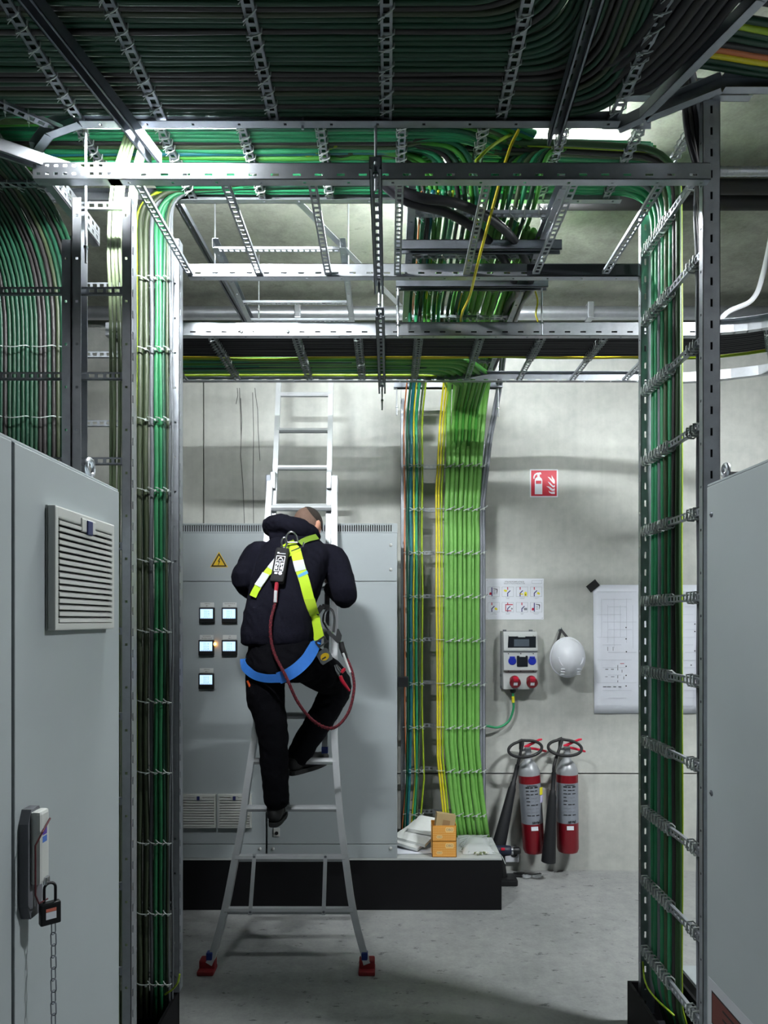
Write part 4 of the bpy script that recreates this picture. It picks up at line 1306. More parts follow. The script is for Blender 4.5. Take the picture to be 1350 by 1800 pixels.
mb = MB(); mb.tube(spline([(.64, 4.47, PLT + .004), (.68, 4.43, PLT + .018), (.705, 4.40, PLT + .008), (.725, 4.37, PLT - .035)], 6), .0022, 5)
tag(mb.build('loose_cable_tie', TIE), 'loose white cable tie curling over the plinth corner', 'cable tie')
mb = MB(); mb.tube(spline([(.455, 4.50, PLT + .004), (.47, 4.53, PLT + .01), (.50, 4.52, PLT + .016), (.485, 4.49, PLT + .01), (.51, 4.47, PLT + .004), (.52, 4.50, PLT + .004)], 6), .0022, 5)
tag(mb.build('loose_cable_tie', TIE), 'coiled white cable tie right of the orange cartons', 'cable tie')

# ---------------------------------------------------------------- on the back wall
wx = lambda px: (px - CX) / FPX * YB
wz = lambda py: EYE - (py - CY) / FPX * YB
def wp(px, py, d=0): return Vector((wx(px), YB - d, wz(py)))
# fire extinguisher sign
fs_ = thing('fire_sign', 'red square fire extinguisher sign high on the back wall', 'sign', wp(956, 874))
c = wp(956, 849.5)
mb = MB(); mb.box(-.1, .1, -.1, .1, 0, .002, FRONT(c)); mb.build('sign_plate', SIGNW, fs_)
mb = MB(); mb.box(-.092, .092, -.092, .092, .002, .0024, FRONT(c)); mb.build('red_field', REDSIGN, fs_)
def sp(poly, name, m=SIGNW, z=.0024, h_=.0004):
    mb = MB(); mb.prism(poly, FRONT(c - Vector((0, z, 0))), h_); return mb.build(name, m, fs_)
def pxs(l): return [((x - 522) / 216 * .2, -(y - 219) / 216 * .2) for x, y in l]     # from the enlarged sign
sp(pxs([(451, 305), (451, 195), (456, 182), (468, 172), (492, 172), (504, 182), (509, 195), (509, 305)]), 'extinguisher_body')
sp(pxs([(472, 172), (470, 152), (488, 152), (490, 172)]), 'extinguisher_neck')
sp(pxs([(440, 184), (440, 168), (448, 150), (462, 140), (476, 136), (500, 140), (502, 150), (484, 152), (468, 150), (456, 158), (449, 172), (449, 184)]), 'extinguisher_hose')
sp(pxs([(478, 138), (496, 133), (500, 141), (480, 146)]), 'extinguisher_lever')
sp(pxs([(459, 199), (502, 199), (502, 224), (459, 224)]), 'label_band', REDSIGN, .0028)
sp(pxs([(606, 303), (580, 302), (564, 292), (557, 276), (570, 286), (585, 287), (606, 282)]), 'flame')
sp(pxs([(606, 276), (588, 280), (572, 272), (560, 256), (541, 243), (560, 244), (574, 252), (590, 264), (606, 258)]), 'flame')
sp(pxs([(606, 250), (592, 252), (578, 240), (566, 226), (552, 206), (570, 216), (584, 230), (596, 240), (606, 232)]), 'flame')
sp(pxs([(606, 224), (594, 220), (582, 206), (570, 192), (551, 168), (566, 174), (580, 186), (590, 200), (582, 176), (582, 158), (592, 176), (604, 192), (607, 206)]), 'flame')
# safety rules board
sb = thing('rules_board', 'white safety rules board with eight small pictograms', 'sign', wp(904.5, 1089))
c0 = wp(853.5, 1017)
Bw, Bh = 102 / 244.6, 72 / 244.6
bf = lambda z: FRONT(Vector((c0.x, YB - z, c0.z)))
mb = MB(); mb.box(0, Bw, -Bh, 0, 0, .003, bf(0)); mb.build('board', SIGNW, sb)
BX = lambda x: (x - 126) / 992 * Bw
BY = lambda y: -(y - 155) / 708 * Bh
text('VITALE RICHTLIJNEN (VITALE 8)', .0125, FRONT(c0 + Vector((BX(618), -.003, BY(211)))), INK, sb, sx=.78)
text("RÈGLES VITALES (8 RÈGLES D'OR)", .0125, FRONT(c0 + Vector((BX(618), -.003, BY(241)))), INKG, sb, sx=.82)
mb = MB()
for (x0, y0, x1, y1) in ((915, 190, 1090, 193), (915, 236, 1090, 239), (915, 190, 918, 239), (1087, 190, 1090, 239)): mb.box(BX(x0), BX(x1), BY(y1), BY(y0), .003, .0033, bf(0))
mb.build('date_box', INKG, sb)
for (x, y) in ((150, 186), (1094, 180), (150, 842), (1094, 838)):
    mb = MB(); mb.lathe([(.0022, 0), (.0022, .001), (.001, .0016)], FRONT(c0 + Vector((BX(x), -.003, BY(y)))), 8); mb.build('fixing_screw', STRUT, sb)
def bpoly(l, name, m, z=.0033): 
    mb = MB(); mb.prism([(BX(x), BY(y)) for x, y in l], bf(z), .0003); return mb.build(name, m, sb)
def bbox(x0, y0, x1, y1, name, m, z=.0033): return bpoly([(x0, y1), (x1, y1), (x1, y0), (x0, y0)], name, m, z)
cols_x = (165, 405, 648, 890)
caps = [('1 VOORBEREIDEN', 'PREPARER'), ('2 SCHEIDEN', 'SEPARER'), ('3 VERGRENDELEN', 'CONDAMNER'), ('4 CONTROLEREN', 'VERIFIER'), ('5 AARDEN', 'METTRE A LA TERRE'), ('6 AFBAKENEN', 'DELIMITER'), ('7 VRIJGEVEN', 'LIBERER'), ('8 EINDCONTROLE', 'CONTROLER')]
for r_ in range(2):
    for q in range(4):
        i = r_ * 4 + q
        x0 = cols_x[q]; y0 = 300 + 268 * r_; x1 = x0 + 200; y1 = y0 + 168
        mb = MB()
        for (a, b, c_, d) in ((x0, y0, x1, y0 + 3), (x0, y1 - 3, x1, y1), (x0, y0, x0 + 3, y1), (x1 - 3, y0, x1, y1)): mb.box(BX(a), BX(c_), BY(d), BY(b), .003, .0033, bf(0))
        mb.build('picture_frame', INKG, sb)
        cx_ = x0 + (60 if i in (0, 7, 2, 3, 4) else 90)
        if i in (0, 7):
            bbox(cx_, y0 + 8, cx_ + 16, y1 - 8, 'conductor', INKB)
            bpoly([(cx_ - 36, y1 - 30), (cx_ + 4, y1 - 30), (cx_ + 4, y1 - 66), (cx_ - 14, y1 - 78), (cx_ - 34, y1 - 66)], 'red_hand', INKR)
            bpoly([(cx_ + 32, y0 + 26), (cx_ + 104, y0 + 36), (cx_ + 104, y0 + 70), (cx_ + 94, y0 + 120), (cx_ + 88, y0 + 120), (cx_ + 92, y0 + 50), (cx_ + 32, y0 + 34)], 'clipboard', INK)
            for k in range(3): bbox(cx_ + 36, y0 + 60 + 26 * k, cx_ + 72, y0 + 68 + 26 * k, 'list_line', INKG)
        else:
            bbox(cx_, y0 + 3, cx_ + 15, y0 + 48, 'upper_conductor', INKR)
            bpoly([(cx_, y1 - 4), (cx_ + 15, y1 - 4), (cx_ + 15, y0 + 112), (cx_ + 58, y0 + 68), (cx_ + 48, y0 + 58), (cx_, y0 + 104)], 'switch_blade', INKB)
            if i == 1: bpoly([(x0 + 30, y0 + 50), (x0 + 70, y0 + 48), (x0 + 92, y0 + 66), (x0 + 70, y0 + 88), (x0 + 34, y0 + 72)], 'yellow_hand', INKY)
            if i == 2:
                bpoly([(cx_ + 78, y0 + 156), (cx_ + 126, y0 + 156), (cx_ + 126, y0 + 104), (cx_ + 112, y0 + 84), (cx_ + 92, y0 + 84), (cx_ + 78, y0 + 104)], 'yellow_padlock', INKY)
                bbox(cx_ + 94, y0 + 118, cx_ + 106, y0 + 150, 'keyhole', INK, .0036)
                bpoly([(cx_ - 12, y0 + 104), (cx_ + 56, y0 + 116), (cx_ + 56, y0 + 136), (cx_ + 10, y0 + 130)], 'yellow_tag', INKY)
            if i in (3, 4): bpoly([(cx_ + 50, y0 + 96), (cx_ + 82, y0 + 88), (cx_ + 108, y0 + 116), (cx_ + 92, y0 + 134), (cx_ + 62, y0 + 124)], 'yellow_glove', INKY)
            if i == 5:
                for (a, b, c_, d) in ((cx_ - 32, y0 + 30, cx_ + 96, y0 + 46), (cx_ - 32, y0 + 46, cx_ - 18, y0 + 150), (cx_ - 32, y0 + 136, cx_ + 70, y0 + 150)):
                    bbox(a, b, c_, d, 'barrier_tape', INKR)
                bpoly([(cx_ + 62, y0 + 110), (cx_ + 80, y0 + 90), (cx_ + 98, y0 + 110), (cx_ + 80, y0 + 126)], 'marker', INKG)
            if i == 6: bbox(cx_ + 42, y0 + 94, cx_ + 98, y0 + 134, 'grey_document', INKG)
        for k in range(2): text(caps[i][k], .0052, FRONT(c0 + Vector((BX((x0 + x1) / 2), -.003, BY(y1 + 18 + 16 * k)))), INKG, sb, 'caption', depth=.0002)
# socket combination box
so = thing('socket_box', 'grey wall socket box with blue and red outlets', 'socket box', wp(910, 1209))
s0 = Vector((wx(881), YB, wz(1209)))
Sw, Sh = 58 / 244.6, 99 / 244.6
SF = lambda d: FRONT(Vector((s0.x, YB - d, s0.z)))
BOXG = mat('socket_box_grey', (186, 190, 190), .45)
mb = MB(); mb.rbox(-.008, Sw + .004, -.004, Sh + .004, 0, .022, .004, SF(0)); mb.build('back_plate', mat('socket_back', (110, 114, 116), .5), so)
mb = MB(); Mp = frame((s0.x, YB, s0.z), (0, -1, 0), Z, X)
mb.prism([(.02, 0), (.105, 0), (.105, .012), (.088, .125), (.118, .135), (.118, .142), (.098, .262), (.118, .272), (.118, .280), (.10, .385), (.095, Sh), (.02, Sh)], Mp, Sw); mb.build('housing', BOXG, so)
for (x, z) in ((.02, Sh), (Sw - .03, Sh), (.0, .09), (.0, .005)):
    mb = MB(); mb.rbox(x - .012, x + .014, z - .008, z + .014, .012, .03, .003, SF(0)); mb.build('fixing_lug', mat('lug_grey', (90, 94, 98), .5), so)
mb = MB(); mb.prism([(.028, .292), (.225, .292), (.225, .372), (.034, .372)], SF(.100), .016); wn = mb.build('breaker_window', SMOKE, so)
mb = MB(); mb.box(.072, .178, .302, .352, .0162, .0166, SF(.100)); mb.build('breaker_row', mat('breaker_grey', (78, 88, 98), .4), wn)
mb = MB(); mb.rbox(.10, .15, .366, .376, .010, .022, .003, SF(.100)); mb.build('window_grip', BOXG, wn)
mb = MB(); mb.rbox(.092, .168, .158, .236, .104, .120, .004, SF(0)); w2 = mb.build('small_window', SMOKE, so)
mb = MB(); mb.rbox(.108, .152, .228, .240, .116, .124, .003, SF(0)); mb.build('window_grip', BOXG, w2)
for x in (.060, .200):
    mb = MB(); mb.lathe([(.028, 0), (.028, .014), (.024, .018), (.001, .0185)], SF(.100) @ Matrix.Translation((x, .198, 0)), 24); q = mb.build('blue_socket', BLUE, so, True)
    mb = MB(); mb.rbox(x - .018, x + .018, .216, .232, .100, .124, .004, SF(0)); mb.build('flap_hinge', BLUE, q)
for x in (.078, .196):
    Mr = SF(.090) @ Matrix.Translation((x, .066, 0)) @ Matrix.Rotation(.45, 4, 'X')
    mb = MB(); mb.lathe([(.034, 0), (.034, .03), (.039, .032), (.039, .052), (.034, .058), (.001, .0585)], Mr, 24); q = mb.build('red_socket', RED, so, True)
    mb = MB(); mb.rbox(-.018, .018, .018, .044, .03, .064, .005, Mr); mb.build('red_flap', REDL, q)
    mb = MB(); mb.box(-.014, .014, -.012, .010, .0586, .0592, Mr); mb.build('socket_label', SIGNW, q)
for z in (.262, .140, .385):
    for x in (.035, .122, .21):
        mb = MB(); mb.lathe([(.004, 0), (.004, .002)], SF(.1) @ Matrix.Translation((x, z - .012, 0)), 8); mb.build('cover_screw', INK, so)
mb = MB(); mb.lathe([(.022, 0), (.022, .02), (.014, .03)], frame((s0.x + .074, YB - .055, s0.z), X, Y, -Z), 16); mb.build('cable_gland', BLACKP, so, True)
cpts = spline([(s0.x + .074, YB - .055, s0.z - .02), (s0.x + .077, YB - .055, s0.z - .09), (s0.x + .078, YB - .05, s0.z - .15), (s0.x + .045, YB - .045, s0.z - .235), (s0.x - .03, YB - .06, s0.z - .275), (s0.x - .11, YB - .09, s0.z - .262), (s0.x - .16, YB - .11, s0.z - .25)], 8)
cable('emerald supply cable curving from the socket box to the wall ladder', cpts, .0085, C_TEAL)
mb = MB(); mb.tube([(s0.x + .0755, YB - .055, s0.z - .055), (s0.x + .077, YB - .055, s0.z - .10)], .011, 10)
tag(mb.build('cable_marker', INKY, None, True), 'yellow marker sleeve on the supply cable under the socket box', 'marker')
# helmet on its hook
hm = thing('safety_helmet', 'white safety helmet hanging on the back wall by its strap', 'helmet', wp(990, 1195))
hc = wp(990.5, 1160, .115)
mb = MB()
n, mm = 28, 14
vs, fs = [], []
for j in range(mm + 1):
    th = (PI / 2) * j / mm
    for i in range(n):
        a = 2 * PI * i / n
        rx, rz_ = .118, .140
        x, z, y = rx * math.cos(a) * math.sin(th), rz_ * math.sin(a) * math.sin(th), -.125 * math.cos(th)
        rid = 1 + .05 * math.exp(-(x / .035) ** 2) * (1 if th < 1.2 else 0) + (.03 if th > 1.42 else 0)
        if z < -.05: z *= .93
        vs.append(hc + Vector((x * (1 + (.03 if th > 1.42 else 0)), y * rid, z + .02)))
for j in range(mm):
    for i in range(n):
        l = (i + 1) % n
        fs.append((j * n + i, (j + 1) * n + i, (j + 1) * n + l, j * n + l))
mb.add(vs, fs)
mb.build('shell', WHITEP, hm, 'all')
mb = MB(); mb.tube([hc + Vector((.120 * math.cos(a), .0, .142 * math.sin(a) * (.93 if math.sin(a) < 0 else 1) + .02)) for a in [2 * PI * k / 32 for k in range(32)]], .007, 6, closed=True); mb.build('rim', WHITEP, hm, True)
mb = MB(); mb.tube([hc + Vector((.086 * math.cos(a), -.095 + .0 * k, .03 + .075 * math.sin(a))) for k, a in enumerate([PI + PI * q / 16 for q in range(17)])], .006, 6); mb.build('ridge', WHITEP, hm, True)
for sx in (-1, 1):
    for k in range(3):
        mb = MB(); mb.rbox(-.014, .014, -.003, .003, 0, .006, .002, frame(hc + Vector((sx * .055, -.092 + .006 * k, -.052 - .018 * k)), (1, .35 * -sx * -1, 0), Z)); mb.build('vent_rib', WHITEP, hm)
for sx, ex in ((-1, -.085), (1, .03)):
    mb = MB(); a = wp(984, 1107, .035); b = hc + Vector((ex, .02, .07 if sx < 0 else .13))
    u = (b - a); mb.box(0, u.length, -.009, .009, 0, .002, frame(a, u, u.cross(Y))); mb.build('strap', BLACKR, hm)
hk = thing('wall_hook', 'small hook on the back wall above the white helmet', 'hook', wp(984, 1113))
mb = MB(); mb.tube(spline([wp(984, 1108, 0), wp(984, 1108, .03), wp(984, 1106, .045), wp(984, 1103, .045)], 5), .004, 8); mb.build('hook_body', STRUT, hk, True)
mb = MB(); mb.lathe([(.012, 0), (.012, .003)], FRONT(wp(984, 1108)), 14); mb.build('rosette', STRUT, hk)
# big paper plan and its tape
pp_ = thing('wall_plan', 'large white drawing sheet taped to the back wall', 'paper plan', wp(1136, 1254))
p0, p1 = wp(1042, 1254), wp(1230, 1028)
n = 14
vs, fs = [], []
for j in range(n + 1):
    for i in range(n + 1):
        u, v = i / n, j / n
        fold = .004 * abs(math.sin(v * PI * 3))
        vs.append((p0.x + (p1.x - p0.x) * u + .008 * (1 - v) * (1 - u), YB - .003 - fold - .006 * (1 - v) * (.5 + .5 * noise.noise(Vector((u * 4, v * 3, 0)))), p0.z + (p1.z - p0.z) * v))
for j in range(n):
    for i in range(n):
        a = j * (n + 1) + i
        fs.append((a, a + 1, a + n + 2, a + n + 1))
mb = MB(); mb.add(vs, fs); po = mb.build('sheet', PAPER, pp_, 'all')
so_ = po.modifiers.new('thickness', 'SOLIDIFY'); so_.thickness = .0012; so_.offset = 0
mb = MB()
for (px, py) in ((1099.5, 1103), (1099.5, 1123), (1100, 1145.5), (1099.5, 1171), (1099.5, 1187), (1099.5, 1205.5), (1220, 1057), (1220, 1097), (1220, 1110), (1220, 1144), (1213.5, 1169), (1213.5, 1204)):
    q = wp(px, py, .0135); mb.box(-.004, .004, -.004, .004, 0, .0003, FRONT(q))
for (x0, y0, x1, y1) in ((1063, 1176, 1068, 1176.8), (1073, 1176, 1078, 1176.8), (1063, 1189, 1067, 1189.6), (1073, 1189, 1079, 1189.6), (1059, 1206.5, 1065, 1207.5), (1066, 1206.5, 1073, 1207.5), (1077, 1206.5, 1082, 1207.5), (1086, 1206.5, 1091, 1207.5),
                        (1084.5, 1169, 1085.2, 1178), (1092, 1177, 1092.6, 1182), (1084.5, 1187, 1085.2, 1192), (1095, 1189, 1095.6, 1194), (1084.5, 1196, 1085.2, 1199), (1076.5, 1137, 1077, 1144), (1067, 1137, 1067.5, 1144)):
    a, b = wp(x0, y1, .0135), wp(x1, y0, .0135); mb.box(a.x, b.x, a.y, a.y + .0003, a.z, b.z)
mb.build('drawing_marks', INK, pp_)
mb = MB()
for k in range(16):
    y0 = 1040 + k * 13.3
    a, b = wp(1048 + 10 * (k % 3), y0 + .45, .0138), wp(1118 - 9 * (k % 4), y0, .0138); mb.box(a.x, b.x, a.y, a.y + .0003, a.z, b.z)
    a, b = wp(1199 + 2 * (k % 3), y0 + .45, .0138), wp(1226 - 3 * (k % 4), y0, .0138); mb.box(a.x, b.x, a.y, a.y + .0003, a.z, b.z)
for k in range(6):
    a, b = wp(1056 + k * 11, 1120 + 10 * (k % 3), .0138), wp(1056.4 + k * 11, 1052 + 12 * (k % 2), .0138); mb.box(a.x, b.x, a.y, a.y + .0003, a.z, b.z)
mb.build('drawing_lines', mat('pale_line', (188, 192, 202), .8), pp_)
mb = MB(); a, b = wp(1089, 1166.6, .0136), wp(1096, 1165.8, .0136); mb.box(a.x, b.x, a.y, a.y + .0003, a.z, b.z); mb.build('red_mark', INKR, pp_)
mb = MB(); mb.box(-.042, .042, -.028, .028, 0, .0012, FRONT(wp(1041.5, 1030, .0105)) @ Matrix.Rotation(.68, 4, 'Z'))
tag(mb.build('black_tape', BLACKR), 'black tape strip holding the corner of the wall plan', 'tape')

# fire extinguishers
def extinguisher(label, px, tilt, hornpts, lean):
    base = wp(px[0], px[1], .10)
    t = thing('fire_extinguisher', label, 'fire extinguisher', base)
    axis = Vector((math.sin(tilt), 0, math.cos(tilt)))
    M = frame(base, Vector((math.cos(tilt), 0, -math.sin(tilt))), Y, axis)
    r = .076
    mb = MB(); mb.lathe([(.05, 0), (.068, .006), (r, .03), (r, .55)], M, 32); mb.build('cylinder', RED, t, True)
    mb = MB(); mb.lathe([(r, .55), (r * .985, .575), (r * .88, .60), (r * .66, .628), (r * .42, .648), (.024, .665), (.024, .70), (.02, .702)], M, 32); mb.build('shoulder', GREYP, t, True)
    # printed silver band as a sleeve over the front half
    mb = MB()
    vs, fs = [], []
    for k in range(17):
        a = -PI + PI * k / 16
        for z in (.215, .495): vs.append(M @ Vector(((r + .0006) * math.cos(a), (r + .0006) * math.sin(a), z)))
    for k in range(16): fs.append((2 * k, 2 * k + 2, 2 * k + 3, 2 * k + 1))
    mb.add(vs, fs); lb = mb.build('instruction_label', mat('label_silver', (142, 148, 158), .4, .2), t, 'all')
    def on(x, z, e=.0012):
        a = -PI / 2 + x / r
        return frame(M @ Vector(((r + e) * math.cos(a), (r + e) * math.sin(a), z)), M.to_3x3() @ Vector((-math.sin(a), math.cos(a), 0)), axis)
    for k in range(9):
        for q in range(3):
            mb = MB(); mb.box(-.014, .012 - .006 * ((k + q) % 2), -.003 - .003 * (k == 0), .003, 0, .0006, on(-.03 + .03 * q, .474 - .0245 * k)); mb.build('print_line', INK if k < 2 or (q == 0 and k < 6) or k % 3 == 2 else INKG, lb)
    text('koolzuursneeuw', .013, on(.0, .487, .0014), INK, lb, sx=.8, depth=.0012)
    text('saval', .030, on(.012, .232, .002), INK, lb, depth=.0016)
    mb = MB(); mb.box(-.024, .024, -.014, .014, 0, .0008, on(.0, .188)); mb.build('inspection_label', SIGNW, t)
    # valve, levers, horn and hose
    mb = MB(); mb.rbox(-.022, .022, -.022, .022, .70, .745, .006, M); mb.rbox(-.06, -.02, -.012, .012, .715, .735, .005, M); mb.build('valve', CHROME, t)
    mb = MB(); mb.tube([M @ Vector(p) for p in ((-.02, 0, .742), (.03, -.005, .765), (.085, -.01, .79), (.105, -.01, .792))], [.011, .010, .008, .006], 6, flat=.6); mb.build('upper_lever', REDL, t, True)
    mb = MB(); mb.tube([M @ Vector(p) for p in ((.01, 0, .735), (.06, -.005, .725), (.115, -.01, .71), (.13, -.01, .705))], [.010, .009, .008, .006], 6, flat=.6); mb.build('lower_lever', REDL, t, True)
    hp = [Vector(p) for p in hornpts]
    u = hp[1] - hp[0]
    L = u.length
    H = frame(hp[0], u.cross(Y), Y, u)
    mb = MB(); mb.lathe([(.015, 0), (.015, .12), (.019, .125), (.021, .15), (.027, .17), (.049, L), (.044, L), (.024, .2)], H, 24); mb.build('horn', PADD, t, True)
    c = M @ Vector((-.03, -.03, .73))
    cc = c + Vector((.0, -.01, .015))
    rr = .115
    el = lambda a, rx, ry, dx=0, dz=0: cc + Vector((dx + rx * math.cos(a), -.03 + ry * math.sin(a) - .0, dz + .045 * math.sin(a) + lean * math.cos(a)))
    loop = [c + Vector((-.02, .02, 0))] + [el(a, rr, .06) for a in [PI * .75 - 2 * PI * k / 22 * 1.12 for k in range(23)]]
    loop = [M @ Vector((-.05, 0, .725))] + loop[3:] + [hp[0] - u.normalized() * .06, hp[0] + u.normalized() * .02]
    mb = MB(); mb.tube(spline(loop, 3), .0105, 8); mb.build('hose', BLACKR, t, 'all')
    return t, M
e1, M1 = extinguisher('left red fire extinguisher with a yellow tag, slightly tilted', (934, 1490), -.065, (wp(904, 1338, .13), wp(868, 1478, .19)), .015)
e2, M2 = extinguisher('right red fire extinguisher standing upright on its wall hook', (992, 1489), -.012, (wp(961, 1346, .22), wp(951, 1495, .235)), .0)
for dz, m, hh in ((.44, INKY, .052), (.385, mat('tag_lilac', (206, 200, 236), .6), .05)):
    mb = MB(); mb.box(-.012, .012, -hh / 2, hh / 2, 0, .001, frame(M1 @ Vector((.066, -.05, dz)), (1, .5, .1), Z)); mb.build('service_tag', m, e1)
for px in (934, 992):
    mb = MB(); q = wp(px - 3, 1340); mb.rbox(q.x - .02, q.x + .02, YB - .03, YB, q.z - .03, q.z + .02, .004)
    tag(mb.build('wall_bracket', STRUT), 'steel bracket behind the neck of the %s extinguisher' % ('left' if px < 950 else 'right'), 'bracket')
# drill, socket and glasses on the floor by the plinth
dr = thing('cordless_drill', 'dark blue cordless drill standing behind the plinth corner', 'drill', (.80, 4.83, 0))
DB = mat('drill_navy', (26, 32, 52), .5)
mb = MB(); mb.rbox(.745, .875, 4.76, 4.90, 0, .045, .012); mb.build('battery', BLACKP, dr)
mb = MB(); mb.tube([(.785, 4.83, .03), (.780, 4.83, .10), (.772, 4.83, .18)], [.030, .024, .026], 12, flat=.8); mb.build('grip', BLACKP, dr, True)
Md = frame((.70, 4.83, .222), X, Y)
mb = MB(); mb.lathe([(.022, 0), (.034, .02), (.036, .10), (.033, .13), (.028, .138)], frame((.70, 4.83, .222), Y, Z, X), 20); mb.build('motor_body', DB, dr, True)
mb = MB(); mb.lathe([(.029, 0), (.029, .012)], frame((.838, 4.83, .222), Y, Z, X), 20); mb.build('collar', CHROME, dr, True)
mb = MB(); mb.lathe([(.022, 0), (.024, .01), (.024, .04), (.017, .052), (.006, .053)], frame((.85, 4.83, .222), Y, Z, X), 20); mb.build('chuck', BLACKP, dr, True)
mb = MB(); mb.rbox(.765, .79, 4.79, 4.80, .235, .252, .002); mb.build('red_switch', REDL, dr)
mb = MB(); q = wp(899, 1500); mb.rbox(q.x - .05, q.x + .05, YB - .03, YB, q.z - .055, q.z + .055, .006)
fo = thing('floor_socket', 'white wall socket low behind the cordless drill', 'socket', q - Z * .055)
mb.build('socket_plate', WHITEP, fo)
mb = MB(); mb.lathe([(.028, 0), (.028, .004), (.02, .002)], FRONT(q + Vector((.012, -.03, .012))), 20); mb.build('socket_well', BLACKP, fo)
gl = thing('safety_glasses', 'clear safety glasses lying on the floor beside the drill', 'glasses', (1.0, 4.98, 0))
mb = MB()
for s in (-1, 1):
    mb.ell((.995 + s * .035, 4.90, .022), (.032, .006, .018), n=16)
mb.build('lenses', mat('lens_clear', (200, 206, 210), .1, alpha=.35), gl, True)
mb = MB(); mb.tube(spline([(.92, 4.99, .012), (.925, 4.92, .03), (.95, 4.895, .040), (.985, 4.897, .034), (1.005, 4.897, .034), (1.04, 4.895, .040), (1.065, 4.92, .03), (1.07, 4.99, .012)], 5), .0032, 6); mb.build('glasses_frame', BLACKP, gl, True)
mb = MB(); mb.rbox(.88, .96, 4.93, 4.985, 0, .02, .006)
tag(mb.build('tool_case', BLACKP), 'flat dark case lying against the wall behind the glasses', 'case')
# ---------------------------------------------------------------- ladder
def LP(px, py, off=0.0):
    """point of the leaning ladder plane (depth 3.6 + 0.3 z) seen at a pixel; off moves it towards the wall"""
    k = py - CY
    z = (FPX * EYE - (3.6 + off) * k) / (FPX + .3 * k)
    D = 3.6 + off + .3 * z
    return Vector(((px - CX) / FPX * D, D, z))
ld = thing('stepladder', 'aluminium extension ladder with splayed legs and red feet', 'ladder', (-.55, 3.6, 0))
def rail(pts, r, name, flat=1.0):
    mb = MB(); mb.tube(pts, r, 4, up=X, flat=flat)
    return mb.build(name, ALU, ld)
Lr = [(368, 1694), (374, 1679), (396, 1599), (412, 1519), (424, 1460), (434, 1386), (441, 1340), (452, 1265), (458, 1180), (464, 1060), (473, 880), (476, 838)]
Rr = [(645, 1694), (642, 1683), (621, 1602), (609, 1522), (600, 1454), (594, 1386), (590, 1330), (588, 1273), (588, 1060), (588, 880), (588, 838)]
Lp, Rp = [LP(*p) for p in Lr], [LP(*p) for p in Rr]
rail(spline(Lp, 3), .025, 'side_rail'); rail(spline(Rp, 3), .025, 'side_rail')
e0 = .045
rail([LP(465, 1318, e0), LP(489.5, 690, e0), LP(493, 616, e0)], .022, 'extension_rail')
rail([LP(571, 1318, e0), LP(581.5, 690, e0), LP(583, 616, e0)], .022, 'extension_rail')
for q in (LP(465, 1320, e0), LP(571, 1320, e0)):
    mb = MB(); mb.rbox(q.x - .018, q.x + .018, q.y - .018, q.y + .018, q.z - .012, q.z + .025, .004); mb.build('blue_end_cap', mat('cap_blue', (30, 50, 120), .5), ld)
def at_z(P, z):
    for a, b in zip(P[:-1], P[1:]):
        if min(a.z, b.z) <= z <= max(a.z, b.z):
            t = (z - a.z) / (b.z - a.z)
            return a.lerp(b, t)
    return P[-1]
RZ = [.284, .533, .777, 1.019, 1.261, 1.505, 1.75, 2.0, 2.245, 2.49]
for i, z in enumerate(RZ):
    a, b = at_z(Lp, z), at_z(Rp, z)
    mb = MB(); mb.tube([a, b], .019 if i > 1 else .021, 8); mb.build('rung', ALU, ld, True)
for k in range(8):
    z = 1.5 + .255 * k
    D = 3.6 + e0 + .3 * z
    zz = 3.279 - .2565 * k
    D = 3.6 + e0 + .3 * zz
    py = CY - (zz - EYE) * FPX / D
    tt = (py - 690) / (1318 - 690)
    a, b = LP(489.5 + (465 - 489.5) * tt, py, e0), LP(581.5 + (571 - 581.5) * tt, py, e0)
    mb = MB(); mb.tube([a, b], .017, 8); mb.build('rung', ALU, ld, True)
for (x0, x1) in ((447, 440), (572, 569)):
    a, b = LP(x0, 1506, -.022), LP(x1, 1603, -.022)
    mb = MB(); u = b - a; mb.box(-.015, u.length + .015, -.010, .010, 0, .003, frame(a, u, X, u.cross(X))); br = mb.build('flat_brace', ALU, ld)
    for q in (a, b):
        mb = MB(); mb.lathe([(.007, 0), (.007, .003), (.003, .005)], frame(q - Y * .001, X, Z, -Y), 10); mb.build('rivet', STRUT, br)
for (px, py) in ((364, 1699), (645, 1699)):
    q = LP(px, py); q.z = 0
    sx = 1 if px > 500 else -1
    mb = MB(); mb.rbox(q.x - .042, q.x + .042, q.y - .045, q.y + .05, 0, .022, .006); mb.rbox(q.x - .040, q.x + .040, q.y - .01, q.y + .05, .018, .062, .008)
    ft = mb.build('foot_pad', REDPAD, ld)
    mb = MB(); mb.tube([q + Vector((-.03, .01, .045)), q + Vector((.03, .01, .045))], .008, 10); mb.build('foot_bolt', CHROME, ft, True)
    mb = MB(); mb.rbox(q.x - sx * .012 - .016, q.x - sx * .012 + .016, q.y - .008, q.y + .028, .05, .10, .005); mb.build('blue_sleeve', mat('cap_blue', (30, 50, 120), .5), ft)
for (px, py, s) in ((473, 850, -1), (481, 845, 1), (590, 852, 1), (579, 845, -1)):
    q = LP(px, py, .02)
    mb = MB(); mb.rbox(q.x - .016, q.x + .016, q.y - .035, q.y + .05, q.z - .055, q.z + .05, .005); mb.build('guide_bracket', STRUT if s < 0 and px < 480 else ALU, ld)

# ---------------------------------------------------------------- the person
PER = thing('person', 'person in a dark hoodie seen from behind, standing on the ladder', 'person', (-.55, 3.75, .78))

